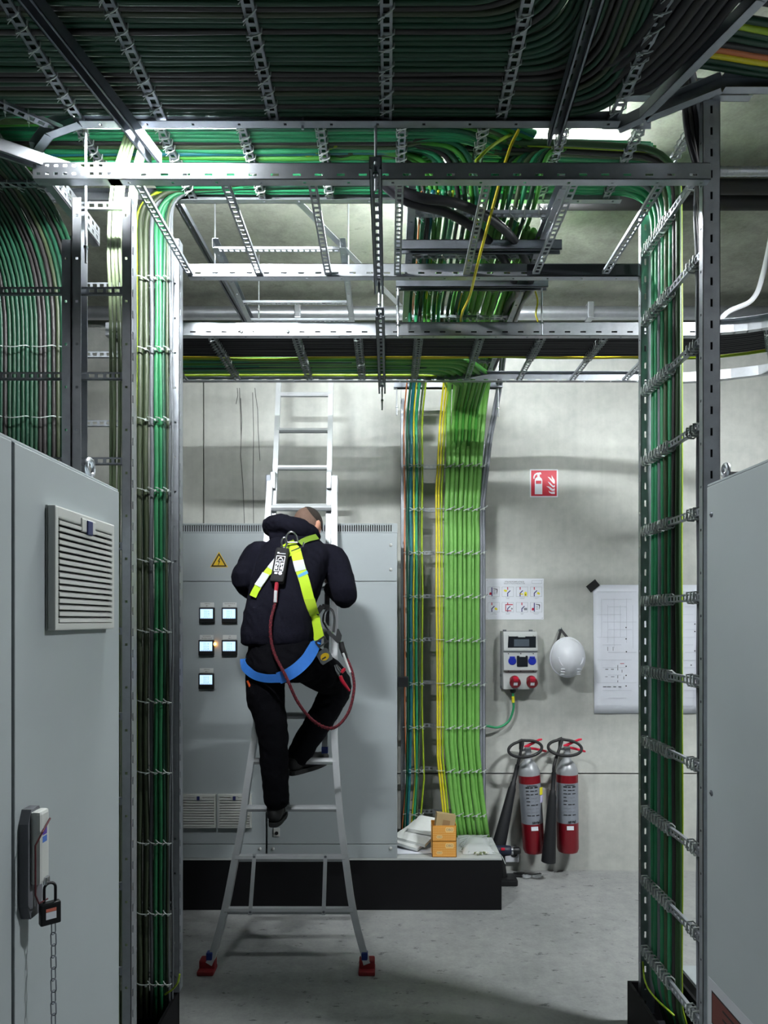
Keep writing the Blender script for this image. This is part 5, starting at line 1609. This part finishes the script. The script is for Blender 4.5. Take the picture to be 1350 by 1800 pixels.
def ring_loft(rings, n=24):
    """rings: (centre, half width, half depth, tilt dir) -> closed loft"""
    mb = MB()
    vs, fs = [], []
    for (c, hw, hd, ax) in rings:
        c = Vector(c); ax = Vector(ax).normalized()
        u = X - ax * X.dot(ax); u.normalize()
        w = ax.cross(u)
        for k in range(n):
            a = 2 * PI * k / n
            ca, sa = math.cos(a), math.sin(a)
            e = .82
            vs.append(c + u * hw * math.copysign(abs(ca) ** e, ca) + w * hd * math.copysign(abs(sa) ** e, sa))
    for i in range(len(rings) - 1):
        for k in range(n):
            l = (k + 1) % n
            fs.append((i * n + k, i * n + l, (i + 1) * n + l, (i + 1) * n + k))
    fs.append(tuple(reversed(range(n)))); fs.append(tuple((len(rings) - 1) * n + k for k in range(n)))
    mb.add(vs, fs)
    return mb

def limb(mb, pts, rs, n=14, k=5):
    P = spline(pts, k)
    R = []
    for i in range(len(pts) - 1):
        for j in range(k): R.append(rs[i] + (rs[i + 1] - rs[i]) * j / k)
    R.append(rs[-1])
    mb.tube(P, R, n)
    mb.ell(P[0], (R[0],) * 3, n=12); mb.ell(P[-1], (R[-1],) * 3, n=12)

def remeshed(mb, name, mats, parent, voxel=.010, smooth=4, fold=0.0, fscale=(14, 14, 7), assign=None, seed=0):
    me = mb.mesh(name, mats, False)
    tmp = bpy.data.objects.new('tmp', me)
    COL.objects.link(tmp)
    r = tmp.modifiers.new('r', 'REMESH'); r.mode = 'VOXEL'; r.voxel_size = voxel; r.use_smooth_shade = True
    s = tmp.modifiers.new('s', 'SMOOTH'); s.factor = .5; s.iterations = smooth
    dg = bpy.context.evaluated_depsgraph_get()
    out = bpy.data.meshes.new_from_object(tmp.evaluated_get(dg))
    COL.objects.unlink(tmp); bpy.data.objects.remove(tmp)
    out.name = name
    out.materials.clear()
    for q in (mats if isinstance(mats, (list, tuple)) else [mats]): out.materials.append(q)
    if fold:
        cs = [v.co.copy() for v in out.vertices]; ns = [v.normal.copy() for v in out.vertices]
        for v, c, nn in zip(out.vertices, cs, ns):
            q = Vector((c.x * fscale[0] + seed, c.y * fscale[1], c.z * fscale[2] + c.x * 6))
            a = noise.noise(q)
            b = 1 - abs(noise.noise(q * 1.7 + Vector((3, 1, 7)))) * 2
            v.co = c + nn * fold * (a * .8 + b * .6)
    if assign:
        for p in out.polygons: p.material_index = assign(p.center)
    for p in out.polygons: p.use_smooth = True
    zmin = min(v.co.z for v in out.vertices)
    cxm = sum(v.co.x for v in out.vertices) / len(out.vertices); cym = sum(v.co.y for v in out.vertices) / len(out.vertices)
    at = Vector((cxm, cym, zmin))
    out.transform(Matrix.Translation(-at))
    o = bpy.data.objects.new(name, out)
    link(o, parent, at)
    return o, at

pelv = W(496, 1152, 3.73); waist = W(492, 1098, 3.75); chest = W(510, 1020, 3.84); upch = W(520, 968, 3.93); neckb = W(527, 945, 3.99)
headc = W(541, 921, 4.06)
shL, elL, wrL = W(456, 978, 3.93), W(430, 1022, 3.84), Vector((-.70, 4.10, 1.98))
shR, elR, wrR = W(584, 985, 3.95), W(606, 1046, 3.87), Vector((-.335, 4.14, 1.98))
hipL, knL, anL = W(463, 1165, 3.72), W(481, 1285, 3.72), W(486, 1402, 3.74)
hipR, knR, anR = W(532, 1165, 3.74), W(590, 1208, 3.96), W(528, 1318, 3.93)

# body: one continuous surface (head, neck, torso, arms, legs); the clothes cover most of it
mb = ring_loft([(pelv - Z * .06, .13, .09, Z), (pelv, .15, .10, Z), (waist, .145, .095, Z), (chest, .165, .105, chest - waist), (upch, .17, .09, upch - chest), (neckb, .07, .07, neckb - upch)])
limb(mb, [neckb - Vector((0, .02, .03)), neckb + Vector((.01, .03, .05)), headc - Vector((.005, .0, .03))], [.058, .055, .055])
fw = Vector((.42, .80, -.42)).normalized()                       # facing into the ladder, turned right and looking down
upv = (Z - fw * Z.dot(fw)).normalized(); sd = fw.cross(upv)
HM = Matrix((sd, fw, upv)).transposed()
mb.ell(headc, (.076, .094, .092), HM, 24)
mb.ell(headc + HM @ Vector((0, .030, -.045)), (.062, .072, .070), HM, 20)         # jaw and face
mb.ell(headc + HM @ Vector((0, .098, -.022)), (.013, .020, .022), HM, 10)         # nose
mb.ell(headc + HM @ Vector((0, .092, -.06)), (.024, .012, .010), HM, 10)         # mouth
mb.ell(headc + HM @ Vector((0, .084, .018)), (.05, .014, .010), HM, 10)          # brow
for s in (-1, 1):
    mb.ell(headc + HM @ Vector((s * .080, -.002, -.018)), (.010, .020, .030), HM, 12)
    mb.ell(headc + HM @ Vector((s * .086, -.012, -.008)), (.008, .012, .020), HM, 10)
for a, b, c in ((shL, elL, wrL), (shR, elR, wrR)):
    limb(mb, [a, b, c], [.05, .042, .03])
limb(mb, [hipL, knL, anL], [.075, .055, .04]); limb(mb, [hipR, knR, anR], [.075, .055, .04])
body, _ = remeshed(mb, 'body', [SKIN], PER, .009, 3)
# face details
for s in (-1, 1):
    m2 = MB(); m2.ell(headc + HM @ Vector((s * .030, .087, -.004)), (.012, .008, .008), HM, 10); m2.build('eye', SIGNW, PER, True)
    m2 = MB(); m2.ell(headc + HM @ Vector((s * .030, .094, -.004)), (.005, .003, .005), HM, 8); m2.build('iris', INK, PER, True)
# hair: dark crop on top, shaved nape below a parting line
def cap(r, ax, hi, name, m):
    m2 = MB(); n, k = 40, 16
    ax = Vector(ax).normalized(); e1 = ax.orthogonal().normalized(); e2 = ax.cross(e1)
    vs, fs = [], []
    for j in range(k + 1):
        for i in range(n):
            a = 2 * PI * i / n
            th = (.001 + (hi - .001) * j / k) * (1 + .04 * math.sin(a * 3))
            d = ax * math.cos(th) + (e1 * math.cos(a) + e2 * math.sin(a)) * math.sin(th)
            vs.append(headc + HM @ Vector((.0765 * d.x, .0945 * d.y, .0925 * d.z)) * r)
    for j in range(k):
        for i in range(n):
            l = (i + 1) % n
            fs.append((j * n + i, (j + 1) * n + i, (j + 1) * n + l, j * n + l))
    m2.add(vs, fs)
    return m2.build(name, m, PER, 'all')
cap(1.032, (0, -.55, .65), 1.62, 'shaved_hair', SHAVED)
cap(1.06, (.55, .12, .80), 1.02, 'hair', HAIR)

# hoodie
hm_z = waist - Z * .10
mb = ring_loft([(W(489, 1132, 3.735), .188, .135, Z), (W(489, 1115, 3.735), .195, .142, Z), (W(490, 1090, 3.745), .188, .140, (chest - waist)), (W(497, 1050, 3.79), .180, .138, (chest - waist)), (W(510, 1008, 3.85), .186, .135, chest - waist),
                (W(519, 975, 3.91), .190, .118, upch - chest), (W(523, 956, 3.955), .150, .09, upch - chest), (W(526, 944, 3.985), .085, .075, upch - chest)])
limb(mb, [W(482, 985, 3.93), shL, W(437, 1002, 3.89), elL + Vector((-.005, 0, .01)), Vector((-.745, 3.98, 1.96)), wrL], [.085, .085, .074, .066, .058, .044])
limb(mb, [W(560, 985, 3.94), shR, W(598, 1016, 3.92), elR, Vector((-.27, 4.0, 1.945)), wrR], [.085, .082, .074, .066, .058, .044])
mb.ell(W(487, 1129, 3.735), (.190, .138, .028), None, 24)
hoodie, hat_ = remeshed(mb, 'hoodie', [CLOTH], PER, .009, 4, .007, (11, 11, 9), seed=2)
mb = MB()                                                        # hood lying folded on the shoulders
ring = []
for k in range(24):
    a = 2 * PI * k / 24
    c = W(514, 936, 3.985)
    ring.append(c + Vector((.125 * math.cos(a) - .012 * math.sin(a), .085 * math.sin(a) - .01, -.030 * math.cos(a) - .022 * math.sin(a))))
rad = [.034 + .020 * max(0, -math.sin(2 * PI * k / 24)) + (.008 if math.cos(2 * PI * k / 24) < -.5 else 0) for k in range(24)]
mb.tube(ring + [ring[0]], rad + [rad[0]], 14, caps=True)
mb.ell(W(508, 938, 3.92), (.125, .05, .048), Matrix.Rotation(.16, 3, 'Y'), 20)
mb.ell(W(503, 949, 3.905), (.095, .04, .05), Matrix.Rotation(.2, 3, 'Y'), 20)
hood, _ = remeshed(mb, 'hood', [CLOTH], PER, .008, 4, .006, (16, 16, 22), seed=9)

# trousers
mb = ring_loft([(W(495, 1112, 3.735), .165, .12, Z), (W(496, 1150, 3.73), .178, .14, Z), (W(496, 1178, 3.725), .175, .142, Z), (W(496, 1196, 3.73), .150, .12, Z)])
limb(mb, [W(466, 1165, 3.725), W(467, 1220, 3.72), W(480, 1290, 3.72), W(483, 1345, 3.735), W(486, 1402, 3.745)], [.108, .098, .080, .073, .067])
limb(mb, [W(528, 1160, 3.735), W(562, 1180, 3.84), knR, W(563, 1265, 3.95), W(539, 1302, 3.935), W(527, 1326, 3.925)], [.108, .105, .088, .078, .070, .068])
mb.ell(W(444, 1222, 3.72), (.03, .06, .09), None, 14)                # thigh pocket left
mb.ell(W(586, 1180, 3.86), (.045, .05, .05), None, 14)
trous, _ = remeshed(mb, 'trousers', [TROUSER], PER, .009, 4, .006, (12, 12, 14), seed=5)

# boots
def boot(ankle, toe, up, shin=Vector((0, 0, 1))):
    ankle, toe = Vector(ankle), Vector(toe)
    f = (toe - ankle); f.normalize()
    upv_ = (Vector(up) - f * Vector(up).dot(f)).normalized()
    s = f.cross(upv_)
    M3 = Matrix((s, f, upv_)).transposed()
    b = MB()
    b.ell(ankle + M3 @ Vector((0, -.03, -.035)), (.043, .055, .05), M3, 16)
    b.ell(ankle + M3 @ Vector((0, .06, -.045)), (.046, .10, .042), M3, 16)
    b.ell(ankle + M3 @ Vector((0, .135, -.052)), (.047, .065, .034), M3, 16)
    limb(b, [ankle + M3 @ Vector((0, -.02, -.02)), ankle + M3 @ Vector((0, -.018, -.01)) + shin * .06], [.047, .045])
    o, at = remeshed(b, 'boot', [BOOT], PER, .007, 3)
    sb_ = MB()
    pr = []
    for k in range(24):
        a = 2 * PI * k / 24
        y = .050 + .128 * math.sin(a); x = (.046 if math.sin(a) > -.2 else .042) * math.copysign(abs(math.cos(a)) ** .7, math.cos(a))
        pr.append((x, y))
    Ms = M3.to_4x4(); Ms.translation = ankle + M3 @ Vector((0, 0, -.098))
    sb_.prism(pr, Ms, .024)
    sb_.build('sole', SOLE, o)
    for k in range(2):
        lc = MB(); lc.tube([ankle + M3 @ Vector((-.03, .045 + .03 * k, .006 - .016 * k)), ankle + M3 @ Vector((0, .055 + .03 * k, .012 - .016 * k)), ankle + M3 @ Vector((.03, .045 + .03 * k, .006 - .016 * k))], .003, 6)
        lc.build('lace', BLACKP, o)
    return o
boot(W(485, 1414, 3.775), W(485, 1414, 3.775) + Vector((.01, .2, .02)), Z)
boot(W(526, 1327, 3.925), W(526, 1327, 3.925) + Vector((.135, .13, .022)), Z, Vector((.48, 0, .88)))

# hands gripping the ladder stiles
def hand(wr, grip, side):
    """palm and five bent fingers closing round the stile at grip"""
    h_ = MB()
    d = (grip - wr).normalized()
    limb(h_, [wr - d * .02, wr + d * .03, grip - d * .035], [.028, .030, .034])
    lens = (.072, .080, .076, .060)
    for k in range(4):
        b = grip - d * .022 + Z * (.030 - .020 * k)
        r = .0095 - .0006 * (k == 3)
        p = [b + X * side * .016, b + d * .028 + X * side * .034, b + d * .058 + X * side * .022, b + d * (.062 - .1 * (.08 - lens[k])) - X * side * .010, b + d * .045 - X * side * .026]
        h_.tube(spline(p, 4), r, 8); h_.ell(p[-1], (r, r, r), n=8)
    b = grip - d * .045 + Z * .030
    p = [b - X * side * .012, b + d * .015 - X * side * .036 + Z * .016, b + d * .045 - X * side * .034 + Z * .022]
    h_.tube(spline(p, 4), .0105, 8); h_.ell(p[-1], (.0105,) * 3, n=8)
    return remeshed(h_, 'hand', [SKIN], PER, .0045, 2)
hand(wrL, Vector((-.640, 4.19, 2.02)), -1)
hand(wrR, Vector((-.333, 4.235, 2.02)), 1)

# ---------------------------------------------------------------- harness, lanyard, tools
def bvh_of(objs):
    vs, fs = [], []
    for o in objs:
        n = len(vs); w = WL[o.name]
        vs += [v.co + w for v in o.data.vertices]
        fs += [tuple(i + n for i in p.vertices) for p in o.data.polygons]
    return BVHTree.FromPolygons(vs, fs)
bv = bvh_of([hoodie, trous, hood])
def onb(px, py, off=.008, y0=3.0):
    """point on the clothed back under a spot given at the person's depth"""
    D = 3.72
    for _ in range(6):
        p = W(px, py, D)
        hit = bv.ray_cast(Vector((p.x, y0, p.z)), Y)
        if hit[0] is None:
            return W(px, py, D) - Y * off, -Y
        D = hit[0].y
    return hit[0] + hit[1] * off - Y * .002, hit[1]
HA = thing('safety_harness', 'lime and blue safety harness worn by the person on the ladder', 'harness', (-.5, 3.7, 1.5))
def strap(pts, w, m, name, parent=HA, off=.008, th=.0025, k=6, raw=False):
    """webbing ribbon following the clothes through photo points"""
    C2 = spline([Vector((x, y, 0)) for x, y in pts], k)
    P, N = [], []
    for c in C2:
        p, nn = onb(c.x, c.y, off)
        P.append(p); N.append(nn)
    for _ in range(3):
        P = [P[0]] + [(P[i - 1] + P[i] * 2 + P[i + 1]) / 4 for i in range(1, len(P) - 1)] + [P[-1]]
        N = [N[0]] + [((N[i - 1] + N[i] * 2 + N[i + 1]) / 4).normalized() for i in range(1, len(N) - 1)] + [N[-1]]
    mb = MB(); vs, fs = [], []
    for i, p in enumerate(P):
        t = (P[min(i + 1, len(P) - 1)] - P[max(i - 1, 0)]).normalized()
        nn = (N[i] * .5 - Y * .5); nn = (nn - t * nn.dot(t)).normalized()
        s = t.cross(nn)
        for (a, b) in ((-w / 2, 0), (w / 2, 0), (w / 2, th), (-w / 2, th)):
            vs.append(p + s * a + nn * b)
    n = len(P)
    for i in range(n - 1):
        for q in range(4):
            r = (q + 1) % 4
            fs.append((i * 4 + q, i * 4 + r, i * 4 + 4 + r, i * 4 + 4 + q))
    fs.append((3, 2, 1, 0)); fs.append((n * 4 - 4, n * 4 - 3, n * 4 - 2, n * 4 - 1))
    mb.add(vs, fs)
    return mb.build(name, m, parent, True)
R_ = [(520, 972), (527, 1000), (535, 1030), (544, 1066), (554, 1094), (562, 1124)]
strap(R_, .056, LIME, 'shoulder_strap', off=.012)
strap([(524, 988), (527.5, 1005)], .0565, WEBW, 'reflective_patch', off=.0142, k=6)
strap([(530, 1009), (531.5, 1014)], .0575, WEBC, 'cyan_band', off=.0145, k=5)
strap([(541.2, 1054), (544, 1066), (547.6, 1078)], .0565, mat('webbing_stitched', (176, 208, 44), .7), 'stitched_section', off=.0138, k=6)
strap([(500, 974), (486, 992), (470, 1011), (456, 1033), (447, 1050)], .040, LIME, 'shoulder_strap', off=.012)
strap([(489, 988), (477, 1003)], .041, WEBW, 'reflective_patch', off=.016, k=4)
strap([(470, 1011), (456, 1033)], .041, WEBW, 'reflective_patch', off=.016, k=4)
strap([(505, 957), (512, 966), (519, 975)], .075, LIME, 'back_pad', off=.012, k=4)
strap([(527, 958), (540, 951), (556, 946)], .035, LIMEG, 'shoulder_strap', off=.010)
strap([(556, 1118), (548, 1140), (534, 1163), (515, 1180), (490, 1190)], .062, WEBB, 'thigh_strap', off=.012)
strap([(430, 1160), (434, 1173), (447, 1184), (468, 1190), (494, 1190)], .044, WEBB, 'thigh_strap', off=.012)
def ringpts(px, py, D, rx, rz_, a0=0, a1=2 * PI, n=20, tilt=.02):
    c = W(px, py, D)
    return [c + Vector((rx * math.cos(a0 + (a1 - a0) * k / n), -tilt * math.sin(a0 + (a1 - a0) * k / n), rz_ * math.sin(a0 + (a1 - a0) * k / n))) for k in range(n + 1)]
pD, nD = onb(515, 960, .02)
mb = MB(); q = [pD + Vector((.032 * math.cos(a), -.012 - .01 * math.sin(a), .012 + .055 * max(0, math.sin(a)) - .006)) for a in [PI * k / 16 for k in range(17)]]
mb.tube(q, .005, 8); mb.tube([q[0], q[-1]], .005, 8); mb.build('back_ring', CHROME, HA, True)
pB, _ = onb(523, 968, .02)
mb = MB(); mb.tube([pB + Vector(v) for v in ((-.034, -.004, -.018), (.028, -.004, .008), (.034, -.004, .03))], .004, 6); mb.build('slide_buckle', CHROME, HA, True)
pB, _ = onb(566, 1128, .02)
Mb = frame(pB, Vector((.8, 0, .55)), Vector((-.55, -.1, .8)))
mb = MB()
for (a, b, c_, d) in ((-.03, .03, -.020, -.012), (-.03, .03, .012, .020), (-.03, -.022, -.012, .012), (.022, .03, -.012, .012)): mb.box(a, b, c_, d, 0, .006, Mb)
mb.build('leg_buckle', CHROME, HA)
# lanyard: shock-absorber pack, rope, hooks
LN = thing('lanyard', 'red and black rope lanyard with a black shock absorber pack', 'lanyard', (-.4, 3.6, 1.3))
pA, _ = onb(500, 968, .035); pA.y = min(pA.y, pD.y - .01)
pC, _ = onb(489, 1032, .03)
u = (pC - pA).normalized()
sdv = Vector((1, 0, 0)) - u * u.x; sdv.normalize()
F = frame(pA, sdv, u, sdv.cross(u))
Lp_ = (pC - pA).length
mb = MB(); mb.rbox(-.036, .036, .02, Lp_ * .96, -.018, .018, .012, F); mb.build('absorber_pack', mat('pack_black', (20, 20, 24), .8), LN)
Fs = F if (F.to_3x3() @ Z).y < 0 else frame(pA, -sdv, u, -sdv.cross(u))
zt = .0186
mb = MB()
a0, a1 = .075, .170
for (x0, x1, y0, y1) in ((-.024, .024, a0, a0 + .004), (-.024, .024, a1 - .004, a1), (-.024, -.020, a0, a1), (.020, .024, a0, a1), (-.002, .002, a0 + .034, a1 - .006), (-.020, .020, a0 + .030, a0 + .034),
                         (-.022, .018, a0 - .016, a0 - .012), (.012, .022, a0 - .022, a0 - .012)):
    mb.box(x0, x1, y0, y1, zt, zt + .0006, Fs)
def glyph(poly): mb.prism(poly, Fs @ Matrix.Translation((0, 0, zt)), .0006)
glyph([(-.016, a0 + .026), (-.010, a0 + .026), (-.006, a0 + .018), (.006, a0 + .018), (.010, a0 + .026), (.016, a0 + .026), (.003, a0 + .008), (-.003, a0 + .008)])
for s in (-1, 1):
    glyph([(s * .006, a0 + .042), (s * .018, a0 + .042), (s * .018, a0 + .052), (s * .010, a0 + .056), (s * .018, a0 + .066), (s * .018, a0 + .084), (s * .008, a0 + .084), (s * .006, a0 + .072), (s * .013, a0 + .066), (s * .005, a0 + .056)][::s])
mb.lathe([(.010, 0), (.010, .0006)], Fs @ Matrix.Translation((-.012, a1 + .012, zt)), 12)
mb.box(.002, .018, a1 + .006, a1 + .018, zt, zt + .0006, Fs)
mb.build('white_logo', SIGNW, LN)
mb = MB(); q = [pA + Vector((.014 * math.cos(a) + .004, -.014, .028 * math.sin(a) + .014)) for a in [2 * PI * k / 16 for k in range(16)]]; mb.tube(q, .0048, 8, closed=True); mb.build('snap_hook', CHROME, LN, True)
e0_, _ = onb(485, 1062, .02)
mb = MB(); mb.tube([pC + u * -.01, pC.lerp(e0_, .5) - Y * .004, e0_], [.011, .010, .0105], 8); mb.build('rope_eye', mat('rope_red', (170, 34, 54), .8), LN, True)
mb = MB(); q0 = pC.lerp(e0_, .35) - Y * .010; mb.tube([q0, e0_ - Y * .006], .0085, 8); mb.build('clear_sleeve', WEBW, LN, True)
hk_ = W(601, 1138, 3.80)
rp = [e0_, onb(478, 1100, .025)[0], onb(484, 1145, .03)[0], W(503, 1190, 3.54), W(524, 1235, 3.56), W(552, 1268, 3.60), W(585, 1280, 3.66), W(611, 1255, 3.72), W(622, 1215, 3.75), W(620, 1185, 3.77), W(610, 1158, 3.79), hk_]
mb = MB(); mb.tube(spline(rp, 8), .0078, 10); rope = mb.build('rope', ROPE, LN, 'all')
mb = MB()
R2 = spline(rp, 22)
for i in range(0, len(R2) - 2, 2):
    a = i * .9
    t = (R2[i + 1] - R2[i]).normalized()
    n1 = t.orthogonal().normalized(); n2 = t.cross(n1)
    for s in (0, PI):
        c = R2[i] + (n1 * math.cos(a + s) + n2 * math.sin(a + s)) * .0070
        mb.ell(c, (.0018, .0018, .0040), n=6)
o = mb.build('rope_fleck', mat('fleck_red', (176, 40, 60), .8), LN); o['kind'] = 'stuff'
mb = MB(); mb.tube([hk_ + Vector((-.004, 0, .03)), hk_, W(606, 1152, 3.79), W(609, 1158, 3.79)], [.013, .016, .015, .010], 10); mb.build('rope_thimble', BLACKR, LN, True)
mb = MB(); mb.tube([W(603, 1148, 3.775), W(612, 1172, 3.765), W(616, 1182, 3.76)], .006, 8); mb.build('clear_sleeve', WEBW, LN, True)
# big scaffold hook clipped on at the hip
c1 = W(589, 1083, 3.84)
q = [W(598, 1130, 3.81), W(586, 1118, 3.81), W(572, 1098, 3.82), W(569, 1090, 3.82), W(571, 1078, 3.83), W(578, 1070, 3.84), W(585, 1075, 3.84), W(588, 1090, 3.84), W(586, 1112, 3.83)]
mb = MB(); mb.tube(spline(q, 5), [.0085] * 20 + [.007] * 21, 8); mb.build('scaffold_hook', CHROME, LN, True)
Mh = frame(W(585, 1118, 3.80), Vector((.75, 0, -.66)), Vector((.66, 0, .75)))
mb = MB(); mb.prism([(-.04, -.008), (.045, -.012), (.05, .012), (.035, .035), (-.0, .05), (-.008, .046), (.012, .012), (-.04, .008)], Mh, .012); mb.build('hook_gate', CHROME, LN)
mb = MB(); q = [onb(556, 1080, .01)[0], W(566, 1066, 3.80), W(578, 1068, 3.83)]; 
for a, b in zip(q[:-1], q[1:]):
    u_ = b - a; mb.box(0, u_.length, -.014, .014, 0, .004, frame(a, u_, u_.cross(Y)))
mb.build('side_loop', BLACKR, HA)
# tape measure in the hip pocket, pliers in the thigh pocket
pT, nT = onb(565, 1157, .02)
Ft = frame(pT, Vector((.8, .25, .5)), Vector((-.5, -.05, .85)))
if (Ft.to_3x3() @ Z).y > 0: Ft = frame(pT, Vector((-.8, -.25, -.5)), Vector((-.5, -.05, .85)))
tm = thing('tape_measure', 'silver and yellow tape measure in the hip pocket of the person', 'tape measure', pT - Z * .03)
mb = MB(); mb.prism([(-.03, -.034), (.03, -.034), (.036, -.02), (.034, .026), (.026, .036), (-.026, .036), (-.034, .026), (-.036, -.02)], Ft @ Matrix.Translation((0, 0, -.02)), .028); mb.build('case', CHROME, tm)
mb = MB(); mb.prism([(.024 * math.cos(2 * PI * k / 20), .019 * math.sin(2 * PI * k / 20)) for k in range(20)], Ft @ Matrix.Translation((0, -.002, .0082)), .0016); mb.build('yellow_disc', mat('tape_yellow', (190, 160, 30), .4), tm)
mb = MB(); mb.box(-.02, .004, -.010, -.002, .0099, .0106, Ft); mb.build('case_print', INK, tm)
pP, _ = onb(596, 1187, .02)
pl_ = thing('pliers', 'pliers with red handles stuck in the thigh pocket of the person', 'pliers', W(603, 1206, pP.y - .02))
yD = pP.y - .012
def wpt(px, py, d=0): 
    q = W(px, py, yD + d); return q
mb = MB()
mb.tube([wpt(588, 1169), wpt(592, 1178), wpt(597, 1184)], [.004, .010, .012], 8, flat=.6); mb.tube([wpt(591, 1168), wpt(596, 1176), wpt(600, 1182)], [.004, .009, .010], 8, flat=.6); mb.tube([wpt(592, 1182), wpt(597, 1190)], [.006, .006], 6)
mb.build('jaws', CHROME, pl_, True)
mb = MB(); mb.tube([wpt(600, 1182), wpt(604, 1178), wpt(606, 1176, .01)], [.009, .010, .008], 8); mb.build('handle', REDL, pl_, True)
mb = MB(); mb.tube([wpt(598, 1188), wpt(601, 1196), wpt(608, 1206, .01), wpt(614, 1214, .03)], [.010, .011, .009, .007], 8); mb.build('handle', REDL, pl_, True)
mb = MB(); mb.tube([W(437, 1196, 3.66), W(440, 1204, 3.655), W(443, 1212, 3.66)], [.012, .012, .010], 8)
tag(mb.build('marker_pen', mat('fluor_orange', (240, 96, 40), .6), None, True), 'orange tool end sticking out of the left thigh pocket of the person', 'pen')
